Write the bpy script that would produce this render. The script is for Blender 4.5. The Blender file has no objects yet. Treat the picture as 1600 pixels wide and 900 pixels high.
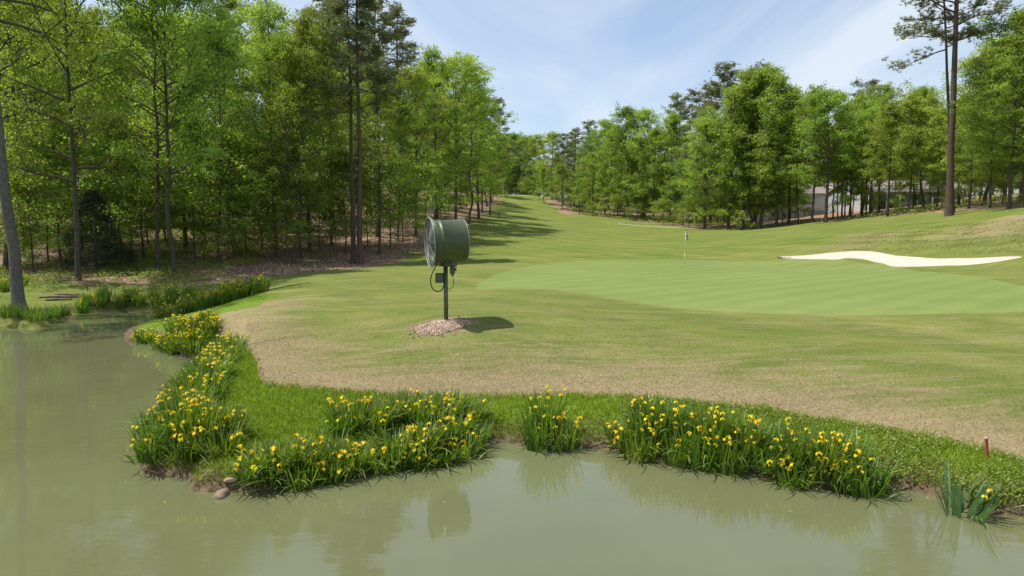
import bpy, math, random
import numpy as np
from mathutils import Vector, Matrix
from mathutils.geometry import delaunay_2d_cdt
R = math.radians
S = bpy.context.scene
COL = S.collection

# ------------------------------------------------------------------ camera
F = 1067.0; CAMZ = 3.83; PITCH = math.atan(93 / F)
cam = bpy.data.objects.new('camera', bpy.data.cameras.new('camera'))
COL.objects.link(cam); S.camera = cam
cam.location = (0, 0, CAMZ); cam.rotation_euler = (math.pi / 2 - PITCH, 0, 0)
cam.data.sensor_width = 36; cam.data.lens = 36 * F / 1600
cam.data.clip_end = 8000; cam.data.clip_start = 0.1
# ------------------------------------------------------------------ light
SUN = Vector((-0.42, 0.04, 0.906)).normalized()
EL = math.asin(SUN.z); AZ = math.atan2(SUN.x, SUN.y)
w = bpy.data.worlds.new('World'); S.world = w; w.use_nodes = True
nt = w.node_tree; nt.nodes.clear()
def N(nt, t, **k):
    n = nt.nodes.new(t)
    for a, b in k.items():
        if a in n.inputs.keys() if not hasattr(n, a) else False: n.inputs[a].default_value = b
        elif hasattr(n, a): setattr(n, a, b)
    return n
out = N(nt, 'ShaderNodeOutputWorld'); bg = N(nt, 'ShaderNodeBackground')
sky = N(nt, 'ShaderNodeTexSky'); sky.sky_type = 'NISHITA'; sky.sun_disc = False
sky.sun_elevation = EL; sky.sun_rotation = AZ % (2 * math.pi); sky.air_density = 1.0; sky.dust_density = 1.2; sky.ozone_density = 1.3
tc = N(nt, 'ShaderNodeTexCoord'); sep = N(nt, 'ShaderNodeSeparateXYZ'); nt.links.new(tc.outputs['Generated'], sep.inputs[0])
mz = N(nt, 'ShaderNodeMath', operation='MAXIMUM'); mz.inputs[1].default_value = 0.0; nt.links.new(sep.outputs[2], mz.inputs[0])
az_ = N(nt, 'ShaderNodeMath', operation='ADD'); az_.inputs[1].default_value = 0.12; nt.links.new(mz.outputs[0], az_.inputs[0])
dv = N(nt, 'ShaderNodeVectorMath', operation='DIVIDE'); cb_ = N(nt, 'ShaderNodeCombineXYZ')
for i in range(3): nt.links.new(az_.outputs[0], cb_.inputs[i])
nt.links.new(tc.outputs['Generated'], dv.inputs[0]); nt.links.new(cb_.outputs[0], dv.inputs[1])
mp = N(nt, 'ShaderNodeMapping'); mp.inputs['Scale'].default_value = (0.9, 0.32, 0.0); mp.inputs['Rotation'].default_value = (0, 0, R(-38)); nt.links.new(dv.outputs[0], mp.inputs[0])
n1 = N(nt, 'ShaderNodeTexNoise'); n1.inputs['Scale'].default_value = 1.1; n1.inputs['Detail'].default_value = 7; n1.inputs['Roughness'].default_value = 0.55; n1.inputs['Distortion'].default_value = 0.7
nt.links.new(mp.outputs[0], n1.inputs['Vector'])
cr = N(nt, 'ShaderNodeValToRGB'); cr.color_ramp.elements[0].position = 0.36; cr.color_ramp.elements[0].color = (0.10, 0.10, 0.10, 1)
cr.color_ramp.elements[1].position = 0.66; cr.color_ramp.elements[1].color = (0.85, 0.85, 0.85, 1)
nt.links.new(n1.outputs[0], cr.inputs[0])
mx = N(nt, 'ShaderNodeMixRGB'); nt.links.new(cr.outputs[0], mx.inputs[0]); nt.links.new(sky.outputs[0], mx.inputs[1]); mx.inputs[2].default_value = (4.7, 5.2, 5.75, 1)
nt.links.new(mx.outputs[0], bg.inputs[0]); bg.inputs[1].default_value = 0.108; nt.links.new(bg.outputs[0], out.inputs[0])
sl = bpy.data.lights.new('sun', 'SUN'); sl.energy = 3.7; sl.angle = R(0.53); sl.color = (1.0, 0.955, 0.88)
so = bpy.data.objects.new('sun', sl); COL.objects.link(so); so.rotation_euler = SUN.to_track_quat('Z', 'Y').to_euler()
S.view_settings.view_transform = 'Standard'; S.view_settings.look = 'None'; S.view_settings.exposure = 0.68; S.view_settings.gamma = 1
S.cycles.max_bounces = 10; S.cycles.diffuse_bounces = 6; S.cycles.glossy_bounces = 3; S.cycles.transmission_bounces = 6
S.cycles.transparent_max_bounces = 4; S.cycles.use_denoising = True

# ------------------------------------------------------------------ helpers
def ray(px, py):
    u, v = (px - 800) / F, (450 - py) / F
    c, s = math.cos(PITCH), math.sin(PITCH)
    return (u, c + v * s, v * c - s)          # pitched down: forward (0,c,-s), up (0,s,c)
def at(px, py, Y):
    d = ray(px, py); k = Y / d[1]
    return (d[0] * k, Y, CAMZ + d[2] * k)
def gz(px, py, z=0.0):
    d = ray(px, py); k = (z - CAMZ) / d[2]
    return (d[0] * k, d[1] * k)
def sm(a, b, x):
    t = np.clip((x - a) / (b - a), 0, 1); return t * t * (3 - 2 * t)
def mesh_obj(name, v, f, mat, parent=None, smooth=False, loc=None):
    me = bpy.data.meshes.new(name)
    v = np.asarray(v, dtype=np.float32)
    if isinstance(f, np.ndarray):
        n, k = f.shape
        me.vertices.add(len(v)); me.vertices.foreach_set('co', v.ravel())
        me.loops.add(n * k); me.loops.foreach_set('vertex_index', f.ravel().astype(np.int32))
        me.polygons.add(n); me.polygons.foreach_set('loop_start', np.arange(0, n * k, k, dtype=np.int32))
        me.update(calc_edges=True)
    else:
        me.from_pydata([tuple(map(float, a)) for a in v], [], [tuple(a) for a in f]); me.update()
    if smooth: me.polygons.foreach_set('use_smooth', [True] * len(me.polygons))
    if mat: me.materials.append(mat)
    o = bpy.data.objects.new(name, me); COL.objects.link(o)
    if parent: o.parent = parent
    if loc: o.location = loc
    return o
def empty(name, loc, rz=0, label=None, cat=None, group=None):
    o = bpy.data.objects.new(name, None); COL.objects.link(o); o.empty_display_size = 0.2
    o.location = loc; o.rotation_euler = (0, 0, rz); tag(o, label, cat, group); return o
def tag(o, label=None, cat=None, group=None, kind=None):
    if label: o['label'] = label
    if cat: o['category'] = cat
    if group: o['group'] = group
    if kind: o['kind'] = kind
    return o
def inst(src, parent, name=None, loc=(0, 0, 0), rot=(0, 0, 0), sc=(1, 1, 1)):
    c = src.copy() if isinstance(src, bpy.types.Object) else bpy.data.objects.new(name, src)
    if name: c.name = name
    COL.objects.link(c); c.parent = parent; c.location = loc; c.rotation_euler = rot; c.scale = sc
    return c
class MB:
    def __init__(s): s.v = []; s.f = []
    def box(s, c, d, M=None):
        b = len(s.v); x, y, z = d[0] / 2, d[1] / 2, d[2] / 2
        for i in (-1, 1):
            for j in (-1, 1):
                for k in (-1, 1):
                    p = Vector((i * x, j * y, k * z))
                    if M: p = M @ p
                    s.v.append((p.x + c[0], p.y + c[1], p.z + c[2]))
        s.f += [tuple(b + q for q in t) for t in ((0, 1, 3, 2), (4, 6, 7, 5), (0, 4, 5, 1), (2, 3, 7, 6), (0, 2, 6, 4), (1, 5, 7, 3))]
        return s
    def tube(s, pts, r, n=8, cap=True):
        pts = [Vector(p) for p in pts]; b = len(s.v); m = len(pts)
        rr = r if hasattr(r, '__len__') else [r] * m
        ref = None
        for i, p in enumerate(pts):
            t = (pts[min(i + 1, m - 1)] - pts[max(i - 1, 0)]).normalized()
            if ref is None: ref = t.orthogonal().normalized()
            ref = (ref - t * ref.dot(t)).normalized(); q = t.cross(ref)
            for k in range(n):
                a = 2 * math.pi * k / n
                s.v.append(tuple(p + (ref * math.cos(a) + q * math.sin(a)) * rr[i]))
        for i in range(m - 1):
            for k in range(n):
                a, c = b + i * n + k, b + i * n + (k + 1) % n
                s.f.append((a, c, c + n, a + n))
        if cap:
            s.f.append(tuple(b + k for k in range(n))[::-1]); s.f.append(tuple(b + (m - 1) * n + k for k in range(n)))
        return s
    def lathe(s, prof, n=40, axis='X', close=False):   # prof: list of (along, radius)
        b = len(s.v); m = len(prof)
        for a, r in prof:
            for k in range(n):
                t = 2 * math.pi * k / n; c, d = r * math.cos(t), r * math.sin(t)
                s.v.append((a, c, d) if axis == 'X' else (c, d, a))
        for i in range(m - 1 + (1 if close else 0)):
            for k in range(n):
                i2 = (i + 1) % m
                s.f.append((b + i * n + k, b + i * n + (k + 1) % n, b + i2 * n + (k + 1) % n, b + i2 * n + k))
        return s
    def torus(s, a, Rr, r, n=48, m=6):
        return s.lathe([(a + r * math.cos(2 * math.pi * k / m), Rr + r * math.sin(2 * math.pi * k / m)) for k in range(m)], n, 'X', True)
    def build(s, name, mat, parent=None, smooth=False, loc=None): return mesh_obj(name, s.v, s.f, mat, parent, smooth, loc)

# ------------------------------------------------------------------ materials
def base_mat(name, col, rough=0.8, spec=0.3, metal=0):
    m = bpy.data.materials.new(name); m.use_nodes = True
    p = m.node_tree.nodes['Principled BSDF']; p.inputs['Base Color'].default_value = (*col, 1); p.inputs['Roughness'].default_value = rough
    p.inputs['Specular IOR Level'].default_value = spec; p.inputs['Metallic'].default_value = metal
    return m, m.node_tree, p
def noise(nt, vec, scale, detail=4, rough=0.6, dist=0.0):
    n = nt.nodes.new('ShaderNodeTexNoise'); n.inputs['Scale'].default_value = scale; n.inputs['Detail'].default_value = detail
    n.inputs['Roughness'].default_value = rough; n.inputs['Distortion'].default_value = dist
    if vec: nt.links.new(vec, n.inputs['Vector'])
    return n.outputs[0]
def ramp(nt, fac, stops):
    n = nt.nodes.new('ShaderNodeValToRGB'); e = n.color_ramp.elements
    while len(e) < len(stops): e.new(0.5)
    for i, (p, c) in enumerate(stops):
        e[i].position = p; e[i].color = (*c, 1) if hasattr(c, '__len__') else (c, c, c, 1)
    nt.links.new(fac, n.inputs[0]); return n.outputs[0]
def mix(nt, fac, a, b, mode='MIX'):
    n = nt.nodes.new('ShaderNodeMixRGB'); n.blend_type = mode
    for i, x in enumerate((fac, a, b)):
        if isinstance(x, bpy.types.NodeSocket): nt.links.new(x, n.inputs[i])
        elif hasattr(x, '__len__'): n.inputs[i].default_value = (*x, 1)
        else: n.inputs[i].default_value = x if i == 0 else (x, x, x, 1)
    return n.outputs[0]
def math_(nt, op, a, b=0.5, clamp=False):
    n = nt.nodes.new('ShaderNodeMath'); n.operation = op; n.use_clamp = clamp
    for i, x in enumerate((a, b)):
        if isinstance(x, bpy.types.NodeSocket): nt.links.new(x, n.inputs[i])
        else: n.inputs[i].default_value = x
    return n.outputs[0]
def bump(nt, p, h, strength=0.5, dist=0.05):
    n = nt.nodes.new('ShaderNodeBump'); n.inputs['Strength'].default_value = strength; n.inputs['Distance'].default_value = dist
    nt.links.new(h, n.inputs['Height']); nt.links.new(n.outputs[0], p.inputs['Normal'])
def objpos(nt, scale=(1, 1, 1), rot=(0, 0, 0), coord='Object'):
    t = nt.nodes.new('ShaderNodeTexCoord'); m = nt.nodes.new('ShaderNodeMapping'); m.inputs['Scale'].default_value = scale; m.inputs['Rotation'].default_value = rot
    nt.links.new(t.outputs[coord], m.inputs[0]); return m.outputs[0]
def attr(nt, name):
    a = nt.nodes.new('ShaderNodeAttribute'); a.attribute_name = name; return a.outputs['Fac']

def leaf_mat(name, c_dark, c_light, trans=0.4, tcol=None, gloss=0.025, rnd=0.25):
    m = bpy.data.materials.new(name); m.use_nodes = True; nt = m.node_tree; nt.nodes.clear()
    o = nt.nodes.new('ShaderNodeOutputMaterial'); d = nt.nodes.new('ShaderNodeBsdfDiffuse'); t = nt.nodes.new('ShaderNodeBsdfTranslucent')
    g = nt.nodes.new('ShaderNodeBsdfGlossy'); g.inputs['Roughness'].default_value = 0.5
    col = mix(nt, attr(nt, 'tint'), c_dark, c_light)
    oi = nt.nodes.new('ShaderNodeObjectInfo')
    hs = nt.nodes.new('ShaderNodeHueSaturation'); nt.links.new(col, hs.inputs['Color'])
    v = nt.nodes.new('ShaderNodeMapRange'); v.inputs['To Min'].default_value = 1 - rnd; v.inputs['To Max'].default_value = 1 + rnd
    nt.links.new(oi.outputs['Random'], v.inputs['Value']); nt.links.new(v.outputs[0], hs.inputs['Value'])
    h = nt.nodes.new('ShaderNodeMapRange'); h.inputs['To Min'].default_value = 0.480; h.inputs['To Max'].default_value = 0.516
    r2 = math_(nt, 'FRACT', math_(nt, 'MULTIPLY', oi.outputs['Random'], 7.31)); nt.links.new(r2, h.inputs['Value']); nt.links.new(h.outputs[0], hs.inputs['Hue'])
    nt.links.new(hs.outputs[0], d.inputs[0])
    tc_ = mix(nt, 1.0, hs.outputs[0], tcol or (1.28, 1.30, 0.55), 'MULTIPLY'); nt.links.new(tc_, t.inputs[0])
    s1 = nt.nodes.new('ShaderNodeMixShader'); s1.inputs[0].default_value = trans; nt.links.new(d.outputs[0], s1.inputs[1]); nt.links.new(t.outputs[0], s1.inputs[2])
    s2 = nt.nodes.new('ShaderNodeMixShader'); s2.inputs[0].default_value = gloss; nt.links.new(s1.outputs[0], s2.inputs[1]); nt.links.new(g.outputs[0], s2.inputs[2])
    nt.links.new(s2.outputs[0], o.inputs[0]); return m
M = {}
M['leaf'] = leaf_mat('spring_leaf', (0.160, 0.235, 0.040), (0.310, 0.410, 0.085), 0.58)
M['leaf_dark'] = leaf_mat('dark_leaf', (0.120, 0.200, 0.036), (0.225, 0.335, 0.065), 0.56)
M['leaf_far'] = leaf_mat('far_leaf', (0.115, 0.185, 0.058), (0.200, 0.295, 0.090), 0.54)
M['needle'] = leaf_mat('pine_needle', (0.15, 0.17, 0.085), (0.26, 0.285, 0.14), 0.45, (1.1, 1.1, 0.7))
M['cedar'] = leaf_mat('cedar_scale', (0.018, 0.030, 0.014), (0.035, 0.052, 0.022), 0.1)
M['iris'] = leaf_mat('iris_leaf', (0.065, 0.135, 0.012), (0.185, 0.290, 0.030), 0.42, gloss=0.05, rnd=0.12)
M['iris_blue'] = leaf_mat('iris_blue_leaf', (0.055, 0.125, 0.030), (0.13, 0.22, 0.065), 0.35, gloss=0.10, rnd=0.12)
M['petal'] = leaf_mat('iris_petal', (0.70, 0.48, 0.008), (0.86, 0.70, 0.02), 0.35, (1, 1, 1), gloss=0.03, rnd=0.06)
M['grass'] = leaf_mat('bank_grass', (0.125, 0.215, 0.012), (0.25, 0.36, 0.03), 0.42, rnd=0.0)
M['weed'] = leaf_mat('undergrowth_leaf', (0.14, 0.20, 0.025), (0.28, 0.34, 0.07), 0.4, rnd=0.0)
M['straw'] = leaf_mat('dead_straw', (0.24, 0.18, 0.095), (0.38, 0.30, 0.165), 0.2, (1, 1, 1), rnd=0.0)
def bark(name, c1, c2, sc=(9, 9, 1.8)):
    m, nt, p = base_mat(name, c1, 0.9, 0.15); v = objpos(nt, sc)
    n = noise(nt, v, 2.2, 6, 0.7); nt.links.new(ramp(nt, n, [(0.35, c1), (0.65, c2)]), p.inputs['Base Color'])
    bump(nt, p, n, 0.9, 0.06); return m
M['bark'] = bark('grey_bark', (0.050, 0.040, 0.030), (0.15, 0.125, 0.10))
M['bark_pale'] = bark('pale_bark', (0.085, 0.075, 0.065), (0.20, 0.18, 0.16))
M['bark_pine'] = bark('pine_bark', (0.050, 0.036, 0.030), (0.16, 0.115, 0.092), (7, 7, 3))

M['wood'] = bark('weathered_wood', (.10, .075, .05), (.28, .22, .17), (4, 4, 4))
# ------------------------------------------------------------------ terrain
shore_px = [(1700, 840), (1600, 806), (1545, 806), (1450, 772), (1385, 764), (1330, 767), (1280, 764), (1200, 745), (1120, 731), (1000, 713), (960, 703), (900, 699), (830, 700),
    (790, 692), (750, 697), (715, 716), (650, 727), (600, 732), (550, 736), (480, 755), (400, 769), (345, 770), (300, 768), (298, 748), (230, 744), (216, 725), (235, 690), (262, 650),
    (300, 615), (320, 588), (330, 562), (300, 560), (250, 545), (232, 532), (198, 536), (193, 522), (228, 508), (262, 503), (300, 498), (312, 491), (290, 486), (250, 483), (180, 484),
    (125, 489), (98, 497), (76, 508), (60, 515), (30, 513), (0, 509), (-60, 513), (-200, 517)]
shore = [gz(a, b) for a, b in shore_px]
shore += [(-32, 25), (-48, 16), (-55, 0), (-48, -22), (-20, -36), (5, -30), (14, -14), (12, -2), (8.5, 5.5)]
edge_pts = [(1760, 750, 9.2), (1600, 718, 9.84), (1500, 692, 10.4), (1400, 673, 11.1), (1300, 658, 11.6), (1200, 641, 12.1), (1100, 628, 12.6), (1000, 620, 12.95), (900, 615, 13.2), (850, 617, 13.15), (750, 618, 13.2),
    (650, 617, 13.2), (560, 612, 13.4), (480, 605, 13.6), (415, 600, 13.6), (406, 588, 13.9), (402, 562, 15.2), (380, 540, 16.6), (350, 518, 19.3), (325, 495, 22.3), (362, 486, 22.9), (402, 478, 23.4)]
ctrl = edge_pts + [(697, 503, 17), (700, 560, 14.9), (1000, 560, 14.8), (1300, 600, 12.9), (1300, 550, 15.0), (1500, 640, 11.6), (1600, 600, 12.6), (1600, 540, 16), (550, 560, 15.4), (480, 520, 18.6),
    (560, 480, 22), (500, 450, 28), (420, 455, 28.5), (640, 450, 27), (450, 440, 34), (350, 447, 36),
    (745, 450, 27.3), (860, 408, 46.6), (1000, 405, 48), (1200, 408, 45.6), (1350, 413, 41), (1450, 424, 34), (1550, 437, 28), (1600, 443, 26.2), (1600, 485, 19.5), (1500, 490, 19.3), (1400, 492, 19.3),
    (1200, 490, 19.7), (1050, 480, 21), (950, 465, 23.6), (850, 450, 26.8), (1069, 414, 41.7), (1200, 450, 26.8),
    (22, 484, 30.5), (100, 465, 33), (8, 425, 42), (118, 438, 37), (160, 425, 40), (268, 427, 41), (345, 415, 44), (448, 413, 46), (560, 412, 48), (620, 400, 53), (38, 392, 50), (200, 400, 48), (350, 392, 52),
    (200, 352, 62), (100, 340, 66), (200, 312, 75), (200, 292, 92), (450, 380, 57), (450, 345, 72), (480, 320, 92), (600, 350, 76), (600, 322, 96), (650, 368, 64), (710, 345, 84), (740, 352, 80), (740, 375, 64),
    (760, 335, 110), (780, 318, 150), (795, 306, 190), (830, 400, 50), (830, 370, 70), (830, 350, 92), (828, 330, 128), (820, 305, 182), (860, 316, 170), (870, 335, 145), (930, 338, 138), (990, 350, 112),
    (1000, 380, 65), (1100, 395, 52), (1110, 357, 100), (1190, 357, 95), (1210, 349, 100), (1268, 348, 88), (1215, 401, 47), (1300, 407, 42.2), (1400, 417, 37.5), (1500, 416, 35.5), (1595, 403, 34), (1450, 400, 38.5), (1560, 398, 35),
    (1300, 392, 46), (1400, 399, 41), (1400, 360, 54), (1300, 372, 52), (1300, 347, 82), (1386, 338, 76), (1483, 337, 60), (1540, 342, 52), (1600, 330, 50), (1600, 360, 42), (1577, 325, 58), (1250, 340, 125), (1340, 325, 118), (1450, 318, 108)]
P = [at(*c) for c in ctrl]
P += [(-60, 42, 3.0), (-60, 70, 8), (-100, 60, 9), (-110, 150, 17), (60, 20, 3), (45, 33, 5.5), (70, 60, 8.5), (100, 100, 11), (22, 8, 1.6), (22, -10, 1.6), (30, -40, 3), (0, -55, 3), (-70, -40, 3), (-75, 5, 3), (-60, 25, 1.6),
    (-32, 28, .7), (0, 230, 13.5), (0, 320, 13), (-40, 230, 16), (40, 200, 12), (-60, 320, 18), (80, 300, 13), (90, 180, 11), (-16, 22, .3)]
P += [(x, y, 0.25) for x, y in shore[2:48:3]]
P = np.array(P)
def tps_fit(P, lam=0.15):
    n = len(P); d = np.hypot(P[:, None, 0] - P[None, :, 0], P[:, None, 1] - P[None, :, 1])
    K = np.where(d > 0, d * d * np.log(d + 1e-9), 0) + lam * np.eye(n); Q = np.c_[np.ones(n), P[:, :2]]
    A = np.block([[K, Q], [Q.T, np.zeros((3, 3))]]); return np.linalg.solve(A, np.r_[P[:, 2], np.zeros(3)])
W = tps_fit(P)
def tps(x, y):
    o = np.zeros(len(x))
    for s in range(0, len(x), 20000):
        d = np.hypot(x[s:s + 20000, None] - P[:, 0], y[s:s + 20000, None] - P[:, 1])
        o[s:s + 20000] = (np.where(d > 0, d * d * np.log(d + 1e-9), 0) @ W[:-3]) + W[-3] + W[-2] * x[s:s + 20000] + W[-1] * y[s:s + 20000]
    return o
def sdf(x, y, poly, closed=True, signed=True):       # positive outside
    poly = np.array([(p[0], p[1]) for p in poly]); a = poly if closed else poly[:-1]; b = np.roll(poly, -1, 0) if closed else poly[1:]
    best = np.full(len(x), 1e18); ins = np.zeros(len(x), bool)
    for (ax, ay), (bx, by) in zip(a, b):
        dx, dy = bx - ax, by - ay; L = dx * dx + dy * dy + 1e-12
        t = np.clip(((x - ax) * dx + (y - ay) * dy) / L, 0, 1)
        best = np.minimum(best, (x - ax - t * dx) ** 2 + (y - ay - t * dy) ** 2)
        if signed:
            c = (ay > y) != (by > y)
            if c.any(): ins ^= c & (x < (bx - ax) * (y - ay) / (by - ay + 1e-15) + ax)
    d = np.sqrt(best)
    return np.where(ins, -d, d) if signed else d
def wob(x, y):
    return (np.sin(x * .71 + 1.3) * np.sin(y * .53 + .4) + .5 * np.sin(x * 1.7 + y * 1.1) + .35 * np.sin(y * 2.9 - x * 1.3 + 2) * np.sin(x * 2.3))
def smooth_poly(pts, k=4):    # Catmull-Rom, closed
    n = len(pts); o = []
    for i in range(n):
        p = [np.array(pts[(i + j - 1) % n][:2], float) for j in range(4)]
        for s in range(k):
            t = s / k; o.append(tuple(0.5 * ((2 * p[1]) + (-p[0] + p[2]) * t + (2 * p[0] - 5 * p[1] + 4 * p[2] - p[3]) * t * t + (-p[0] + 3 * p[1] - 3 * p[2] + p[3]) * t ** 3)))
    return o
def hit(px, py, lo=20, hi=70):
    Y = np.linspace(lo, hi, 400); d = ray(px, py); z = CAMZ + d[2] / d[1] * Y; g = tps(d[0] / d[1] * Y, Y); k = np.argmax(z < g + .02) if (z < g + .02).any() else 399
    return (d[0] / d[1] * Y[k], Y[k])
green_poly = smooth_poly([at(*c) for c in [(742, 450, 27.3), (790, 427, 36), (860, 410, 45), (1000, 406, 48), (1200, 408, 45.6), (1350, 413, 41), (1450, 424, 34), (1550, 437, 28), (1620, 450, 24.5), (1680, 468, 21.8), (1640, 484, 19.6), (1500, 490, 19.3), (1400, 492, 19.3),
    (1200, 490, 19.7), (1050, 479, 21), (950, 465, 23.6), (860, 452, 26.4), (800, 451, 26.9)]])
bunk_poly = smooth_poly([hit(*c) for c in [(1214, 401.5), (1260, 398.5), (1300, 394.5), (1335, 392.5), (1370, 394.5), (1400, 399.5), (1450, 403.5), (1500, 404.5), (1550, 402.5), (1597, 401.5), (1572, 408), (1535, 412.5), (1480, 415.5), (1400, 417), (1380, 412.5), (1355, 406.5), (1325, 404), (1300, 406), (1255, 405)]])
path_poly = [at(*c) for c in [(965, 352.5, 112), (1040, 354.5, 106), (1100, 356, 101), (1160, 355.8, 99), (1200, 353.6, 98), (1200, 355.8, 95.5), (1160, 358.4, 96.2), (1100, 358.6, 98.5), (1040, 357, 103.5), (965, 354.3, 110)]]
fb_poly = smooth_poly([(2.0, 183), (5.5, 184.5), (6.5, 182), (4, 180), (1.5, 180.6)])
bank_poly = [at(*c)[:2] for c in edge_pts] + [(-9.0, 26.5), (-11.5, 29.2), (-14.2, 27.4), (-14, 21), (-10, 16), (-8, 8), (0, 4), (7.4, 4.5)]
def height(x, y):
    x = np.atleast_1d(np.asarray(x, float)); y = np.atleast_1d(np.asarray(y, float))
    r = np.hypot(x, y); h = tps(x, y)
    far = sm(280, 480, r); h = h * (1 - far) + 14 * far; h = np.maximum(h, 0.12)
    sd = sdf(x, y, shore)
    w_ = sm(0.0, 1.1, sd)
    low = 0.14 * sm(-0.02, 0.16, sd) + 0.30 * np.clip(sd, 0, 2)
    hl = low * (1 - w_) + h * w_
    bd = sdf(x, y, bank_poly); eb = sdf(x, y, [at(*c) for c in edge_pts], False, False)
    hl = hl + 0.012 * wob(x * 1.1, y * 1.1) * sm(0.1, 1.5, sd) * sm(0, 3, np.abs(eb)) + 0.02 * wob(x * 4, y * 4) * (bd < 0) * sm(0, .5, sd)
    hl = hl - 0.05 * (1 - sm(0, 0.12, np.abs(bd))) * (bd < 0.02) * (eb < .2)
    rough = sm(48, 70, y) * sm(4, 12, -x); hl = hl + 0.15 * rough * wob(x * .6, y * .6)
    gd = sdf(x, y, [at(p[0], p[1], p[2]) for p in [(1570, 380, 40), (1390, 392, 44), (1420, 350, 56), (1600, 335, 50), (1700, 350, 42)]])
    hl = hl + 0.12 * wob(x * 1.3, y * 1.3) * sm(0, 2, -gd)
    b = sdf(x, y, bunk_poly); hl = hl - 0.10 * sm(0.0, 0.25, -b) + 0.03 * (1 - sm(0.0, 0.8, np.abs(b - .3)))
    return np.where(sd > 0, hl, -0.03 - 0.6 * sm(0, 2, -sd))
def gh(x, y): return float(height([x], [y])[0])

zones = [('putting_green', green_poly), ('sand_bunker', bunk_poly), ('cart_path', path_poly), ('far_sand_bunker', fb_poly), ('bank', bank_poly)]
random.seed(3); rs = np.random.RandomState(5)
pts = []
r = 6.0; rings = []
while r < 2600: rings.append(r); r *= 1.0115 if r < 60 else (1.02 if r < 260 else 1.12)
for i, r in enumerate(rings):
    st = 0.45 if r < 260 else 2.5
    a = np.arange(-48, 48.01, st) + (i % 2) * st / 2
    b = np.arange(50, 310, 3.0 if r < 260 else 5) + (i % 2) * 1.5
    for q in np.r_[a, b]: pts.append((r * math.sin(R(q)), r * math.cos(R(q))))
for x in np.arange(-6, 6.1, 1.5):
    for y in np.arange(-4.5, 4.6, 1.5): 
        if math.hypot(x, y) < 5.5: pts.append((x, y))
pts = np.array(pts); pts += rs.uniform(-.0008, .0008, pts.shape)
edges = []; cv = []
def densify(poly, step):
    o = []
    for i, p in enumerate(poly):
        q = poly[(i + 1) % len(poly)]; d = math.hypot(q[0] - p[0], q[1] - p[1]); n = max(1, int(d / step))
        for k in range(n): o.append((p[0] + (q[0] - p[0]) * k / n, p[1] + (q[1] - p[1]) * k / n))
    return o
for nme, poly in zones + [('shore', shore)]:
    dd = densify(poly, 0.14 if nme in ('bank',) else (0.2 if nme == 'shore' else 0.4))
    if nme == 'bank': dd = [(x + .035 * math.sin(x * 9 + y * 5) + .02 * math.sin(x * 23), y + .04 * math.sin(x * 11.3 + 1)) for x, y in dd]
    if nme == 'shore': dd = [(x + .04 * math.sin(x * 7 + y * 5), y + .05 * math.sin(x * 6.3 + 1)) for x, y in dd]
    b = len(pts) + len(cv); cv += dd; edges += [(b + i, b + (i + 1) % len(dd)) for i in range(len(dd))]
    if nme == 'bank': bank_line = dd
allp = np.r_[pts, np.array(cv)]
res = delaunay_2d_cdt([Vector(map(float, p)) for p in allp], edges, [], 0, 1e-5, False)
V2 = np.array([(v.x, v.y) for v in res[0]]); T = np.array([f for f in res[2] if len(f) == 3], int)
H3 = height(V2[:, 0], V2[:, 1])
cx, cy = V2[T].mean(1).T
idx = np.zeros(len(T), int)
for k, (nme, poly) in enumerate(zones):
    pl = bank_line if nme == 'bank' else poly
    m_ = sdf(cx, cy, pl) < 0
    idx[m_ & (idx == 0)] = k + 1
edge_w = [at(*c) for c in edge_pts]
# tint masks of the ground itself
fl_edge = [(-40, 34), (-26, 36.5), (-20, 36.5), (-14, 37.5), (-9.5, 42), (-7.5, 56), (-5.6, 76), (-4.6, 105), (-3.2, 150), (-1.5, 200), (-4, 270), (-120, 300), (-160, 40)]
fr_edge = [(8.5, 178), (11.5, 147), (21.5, 122), (28, 102.5), (35.5, 97), (40, 85), (42.3, 75), (41.5, 62.5), (43, 56), (60, 50), (160, 60), (160, 260), (9, 260)]
def masks(x, y):
    de = sdf(x, y, edge_w, False, False)
    n = wob(x * .8, y * .8)
    dry = (0.62 * np.exp(-np.clip(de, 0, 50) / 0.9) + 0.38 * (1 - sm(0.8, 5.5 + 1.2 * n, de))) * (y < 26)
    fan = np.hypot(x + 1.7, y - 16.7); dry = np.maximum(dry, 0.42 * (1 - sm(.5, 2.0, fan)))
    dry = np.maximum(dry, 0.20 * (1 - sm(2, 11, de)) * (y < 26))
    for (px, py, Y, rad, s) in [(1370, 374, 50, 5.5, .55), (1330, 382, 47, 4, .5), (1560, 360, 44, 8, .62), (1480, 372, 45, 4, .5), (860, 345, 100, 4, .4), (840, 312, 165, 4, .5), (1440, 350, 56, 3, .4), (1600, 345, 46, 4, .7)]:
        c = at(px, py, Y); dry = np.maximum(dry, s * (1 - sm(0, rad * (1 + .25 * n), np.hypot(x - c[0], (y - c[1]) * .8))))
    fo = np.maximum(sm(-2.5, 2.0, -sdf(x, y, fl_edge) + n * .8), sm(-3, 2.0, -sdf(x, y, fr_edge) + n * .8))
    weedy = (1 - sm(2, 9, sdf(x, y, fl_edge, True, True) + 6)) * 0
    hA = at(1290, 335, 110); clay = 1 - sm(6, 15, np.hypot(x - hA[0], (y - hA[1]) * .6) + n)
    return np.clip(dry, 0, 1), fo, clay
DR, FO, CL = masks(V2[:, 0], V2[:, 1])

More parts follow.
